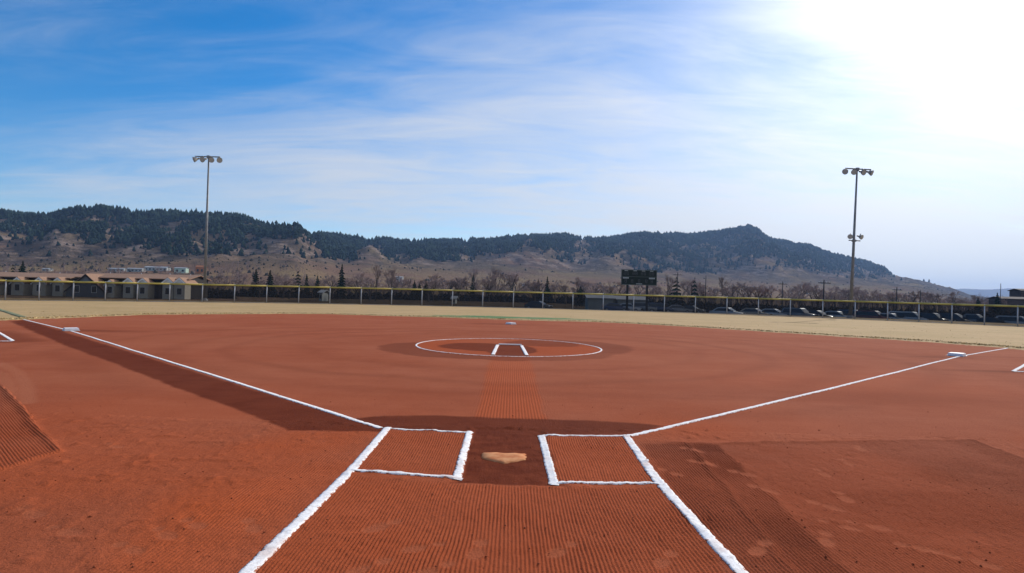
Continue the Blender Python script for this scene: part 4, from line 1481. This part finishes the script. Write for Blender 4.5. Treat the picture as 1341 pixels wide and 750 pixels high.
# ------------------------------------------------------------------ utility poles
def upole(px, top, Y, label, arm=True, r=.14, cat='utility pole', lean=0.0):
    X_ = xat(px, Y, top)
    z = float(land(np.array(X_), np.array(float(Y)))[0])
    h = zat(px, top, Y) - z
    t = thing('utility_pole', label, cat, (X_, Y, z))
    t.rotation_euler = (0, R(.8) + lean, 0)
    MB().tube((0, 0, -.2), (0, 0, h), r, r * .7, 8).build('pole', M['post_dark'], t, True)
    if arm:
        MB().box((0, -.15, h - .6), (2.2, .10, .14)).build('crossarm', M['post_dark'], t)
        for x in (-.95, -.4, .4, .95):
            MB().tube((x, -.15, h - .53), (x, -.15, h - .33), .05, .035, 6).build('insulator', M['galv'], t)
    return t


upole(1078.5, 366, 110, 'dark wooden utility pole with crossarm left of the right light tower')
upole(1024.5, 368.5, 150, 'thin dark utility pole above the parked cars left of centre right')
upole(887, 356.5, 150, 'dark utility pole standing beside the bare tree right of the scoreboard', lean=0)
upole(924, 360.5, 160, 'plain dark pole among bare trees right of the scoreboard', False)
upole(1174, 376, 140, 'short dark utility pole right of the right light tower')
upole(1310, 371, 170, 'thin light mast near the right edge of the photo', False, .10, 'mast')
upole(1205, 380, 170, 'plain short dark pole left of the far right conifers', False)


# ------------------------------------------------------------------ cars
def car_shape(kind):
    L, Wd = {'suv': (4.7, 1.86), 'sedan': (4.6, 1.80), 'pickup': (5.4, 1.92), 'van': (4.9, 1.94)}[kind]
    l = L / 2
    if kind == 'suv':
        low = [(-l, .45), (-l + .03, .75), (-l + .10, 1.02), (.95, 1.04), (l - .35, .92), (l - .04, .72), (l, .45), (l - .1, .26), (-l + .1, .26)]
        cab = [(-l + .12, 1.0), (-l + .38, 1.62), (-l + .7, 1.70), (.25, 1.70), (.50, 1.62), (1.15, 1.02)]
    elif kind == 'van':
        low = [(-l, .42), (-l + .03, .8), (-l + .08, 1.05), (1.3, 1.06), (l - .3, .88), (l - .04, .70), (l, .42), (l - .1, .24), (-l + .1, .24)]
        cab = [(-l + .08, 1.02), (-l + .25, 1.66), (-l + .5, 1.76), (.45, 1.76), (.75, 1.66), (1.55, 1.03)]
    elif kind == 'pickup':
        low = [(-l, .5), (-l + .02, .8), (-l + .02, 1.08), (1.1, 1.10), (l - .3, 1.02), (l - .04, .8), (l, .5), (l - .1, .32), (-l + .1, .32)]
        cab = [(-.85, 1.06), (-.75, 1.68), (-.55, 1.78), (.45, 1.78), (.65, 1.70), (1.25, 1.08)]
    else:
        low = [(-l, .40), (-l + .03, .7), (-l + .12, .90), (-1.4, .94), (1.0, .90), (l - .3, .76), (l - .04, .60), (l, .38), (l - .1, .20), (-l + .1, .20)]
        cab = [(-1.85, .90), (-1.15, 1.38), (-.8, 1.45), (.15, 1.45), (.40, 1.38), (1.2, .89)]
    return L, Wd, low, cab


def make_car(kind, label, pm_, group):
    L, Wd, low, cab = car_shape(kind)
    t = thing('parked_' + ('car' if kind in ('suv', 'sedan') else kind), label, {'pickup': 'pickup', 'van': 'van'}.get(kind, 'car'), group=group)
    b = MB().prism(low, -Wd / 2, Wd / 2)
    body = b.build('body', pm_, t, True, .06)
    c = MB()
    k = len(cab)
    zc0, zc1 = cab[0][1], max(p[1] for p in cab)
    ins = lambda z: Wd / 2 - .05 - .16 * (z - zc0) / (zc1 - zc0)
    for s in (-1, 1):
        c.v += [(x, s * ins(z), z) for x, z in cab]
    for i in range(k):
        j = (i + 1) % k
        c.f.append([i, j, k + j, k + i])
    c.f += [list(range(k)), [k + i for i in range(k)]]
    c.build('cabin', pm_, t, False, .03)
    mid = lambda a, b_, f: (a[0] + (b_[0] - a[0]) * f, a[1] + (b_[1] - a[1]) * f)
    # side glass
    x_a, x_b = cab[1][0] + .12, cab[-2][0] + .05
    zt, zb = zc1 - .12, zc0 + .06
    for s in (-1, 1):
        g = MB()
        g.poly([(cab[0][0] + .30, s * (ins(zb) + .012), zb), (cab[-1][0] - .22, s * (ins(zb) + .012), zb), (x_b - .05, s * (ins(zt) + .012), zt), (x_a + .05, s * (ins(zt) + .012), zt)])
        g.build('side_window', M['carglass'], t)
    for nm, (p, q) in (('windscreen', (cab[-1], cab[-2])), ('rear_window', (cab[0], cab[1]))):
        a, d = mid(p, q, .08), mid(p, q, .94)
        nx = .018 if nm == 'windscreen' else -.018
        MB().poly([(a[0] + nx, -ins(a[1]) + .1, a[1] + .012), (a[0] + nx, ins(a[1]) - .1, a[1] + .012), (d[0] + nx, ins(d[1]) - .08, d[1] + .012), (d[0] + nx, -ins(d[1]) + .08, d[1] + .012)]).build(nm, M['carglass'], t)
    wr = .34 if kind in ('suv', 'van') else (.38 if kind == 'pickup' else .31)
    for x in (-L * .31, L * .31):
        for s in (-1, 1):
            ty_ = MB().tube((x, s * (Wd / 2 - .20), wr), (x, s * (Wd / 2 + .015), wr), wr, n=16).build('wheel', M['tyre'], t)
            MB().tube((x, s * (Wd / 2 - .05), wr), (x, s * (Wd / 2 + .03), wr), wr * .62, n=10).build('rim', M['rim'], ty_)
    zl = low[4][1] - .10 if kind != 'sedan' else .66
    for s in (-1, 1):
        MB().box((L / 2 - .13, s * (Wd / 2 - .26), zl), (.22, .38, .15)).build('headlight', M['headlight'], t, False, .02)
        MB().box((-L / 2 + .08, s * (Wd / 2 - .14), .85), (.12, .20, .28)).build('taillight', M['taillight'], t, False, .02)
    MB().box((L / 2 - .02, 0, .48), (.10, Wd * .92, .20)).build('bumper', M['trimblack'], t, False, .03)
    MB().box((L / 2 - .10, 0, zl - .02), (.20, .85, .14)).build('grille', M['trimblack'], t, False, .02)
    for s in (-1, 1):
        MB().box((cab[-1][0] - .15, s * (Wd / 2 + .06), zc0 + .12), (.14, .22, .15)).build('mirror', M['trimblack'], t, False, .03)
    if kind == 'pickup':
        MB().box((-L / 2 + .98, 0, 1.085), (1.75, Wd - .25, .03)).build('truck_bed', M['trimblack'], t)
    return t


PT = dict(silver=paint('silver_paint', (.62, .63, .65)), white=paint('white_paint', (.72, .72, .72)), black=paint('black_paint', (.03, .03, .034)), grey=paint('grey_paint', (.26, .27, .29)),
          maroon=paint('maroon_paint', (.24, .05, .05)), blue=paint('dark_blue_paint', (.05, .08, .17)), tan=paint('tan_paint', (.45, .38, .30)))
protos = {}


def car(kind, col, px, Y, heading, label, group='cars parked behind the right outfield fence'):
    X_ = xat(px, Y, 412)
    if kind not in protos:
        t = protos[kind] = make_car(kind, label, PT[col], group)
    else:
        t = copy_tree(protos[kind])
        tag(t, label)
        t['group'] = group
    for ch in t.children:
        if ch.name.split('.')[0] in ('body', 'cabin'):
            ch.material_slots[0].link = 'OBJECT'
            ch.material_slots[0].material = PT[col]
    t.location = (X_, Y, float(land(np.array(X_), np.array(float(Y)))[0]) + .0)
    t.rotation_euler = (0, 0, R(heading))
    return t


car('sedan', 'silver', 952, 85, -38, 'silver sedan behind the fence farthest left in the right hand row of cars')
car('sedan', 'tan', 988, 86, -40, 'tan sedan behind the fence second from the left in the row of cars')
car('sedan', 'white', 1013, 86, -42, 'low white sedan behind the fence left of the grey wagon')
car('suv', 'grey', 1047, 84, -50, 'grey wagon with a bright windscreen left of the utility pole')
car('sedan', 'black', 1070, 84, -50, 'black sedan parked right below the utility pole')
car('sedan', 'silver', 1096, 84, -50, 'silver sedan between the utility pole and the right light tower')
car('suv', 'blue', 1121, 84, -55, 'dark blue wagon parked just behind the foot of the right light tower')
car('suv', 'maroon', 1144, 82, -50, 'maroon sport utility car just right of the right light tower')
car('sedan', 'white', 1167, 81, -55, 'bright white sedan right of the maroon car')
car('van', 'silver', 1191, 81, -52, 'silver van right of the bright white sedan')
car('suv', 'black', 1221, 80, -55, 'black wagon right of the silver van')
car('van', 'black', 1246, 80, -52, 'black van left of the dark pickup')
car('pickup', 'grey', 1274, 80, -52, 'dark grey pickup below the low dark conifer at the right')
car('sedan', 'black', 1302, 78, -52, 'black sedan below the far right spruce')
car('suv', 'silver', 1333, 77, -50, 'silver wagon cut by the right edge of the photo')
g2 = 'cars parked far behind the fence below the scoreboard'
for px, col, kd, lb_ in ((806, 'blue', 'sedan', 'dark blue sedan left of the left scoreboard post behind the fence'), (824, 'silver', 'sedan', 'silver sedan between the scoreboard posts behind the fence'), (842, 'grey', 'suv', 'grey wagon behind the right scoreboard post'),
                         (863, 'blue', 'suv', 'dark blue wagon right of the scoreboard behind the fence'), (888, 'grey', 'sedan', 'grey sedan well right of the scoreboard behind the fence'), (905, 'black', 'sedan', 'black sedan below the dark narrow pine behind the fence'), (705, 'black', 'sedan', 'lone black sedan left of the long pale building behind the fence')):
    car(kd, col, px, 104, rnd.uniform(-30, -10), lb_, g2)

# ------------------------------------------------------------------ air
hz = MB().box((0, 0, 160), (17000, 17000, 325)).build('haze', None, None, kind='stuff')
hm = bpy.data.materials.new('haze')
hm.use_nodes = True
hm.node_tree.nodes.remove(hm.node_tree.nodes['Principled BSDF'])
pv = hm.node_tree.nodes.new('ShaderNodeVolumePrincipled')
pv.inputs['Color'].default_value = (0.36, 0.58, 1.0, 1)
pv.inputs['Density'].default_value = 0.00011
pv.inputs['Anisotropy'].default_value = 0.2
hm.node_tree.links.new(pv.outputs[0], hm.node_tree.nodes['Material Output'].inputs['Volume'])
hz.data.materials.append(hm)
hz['label'] = 'thin blue haze in the air over the valley'
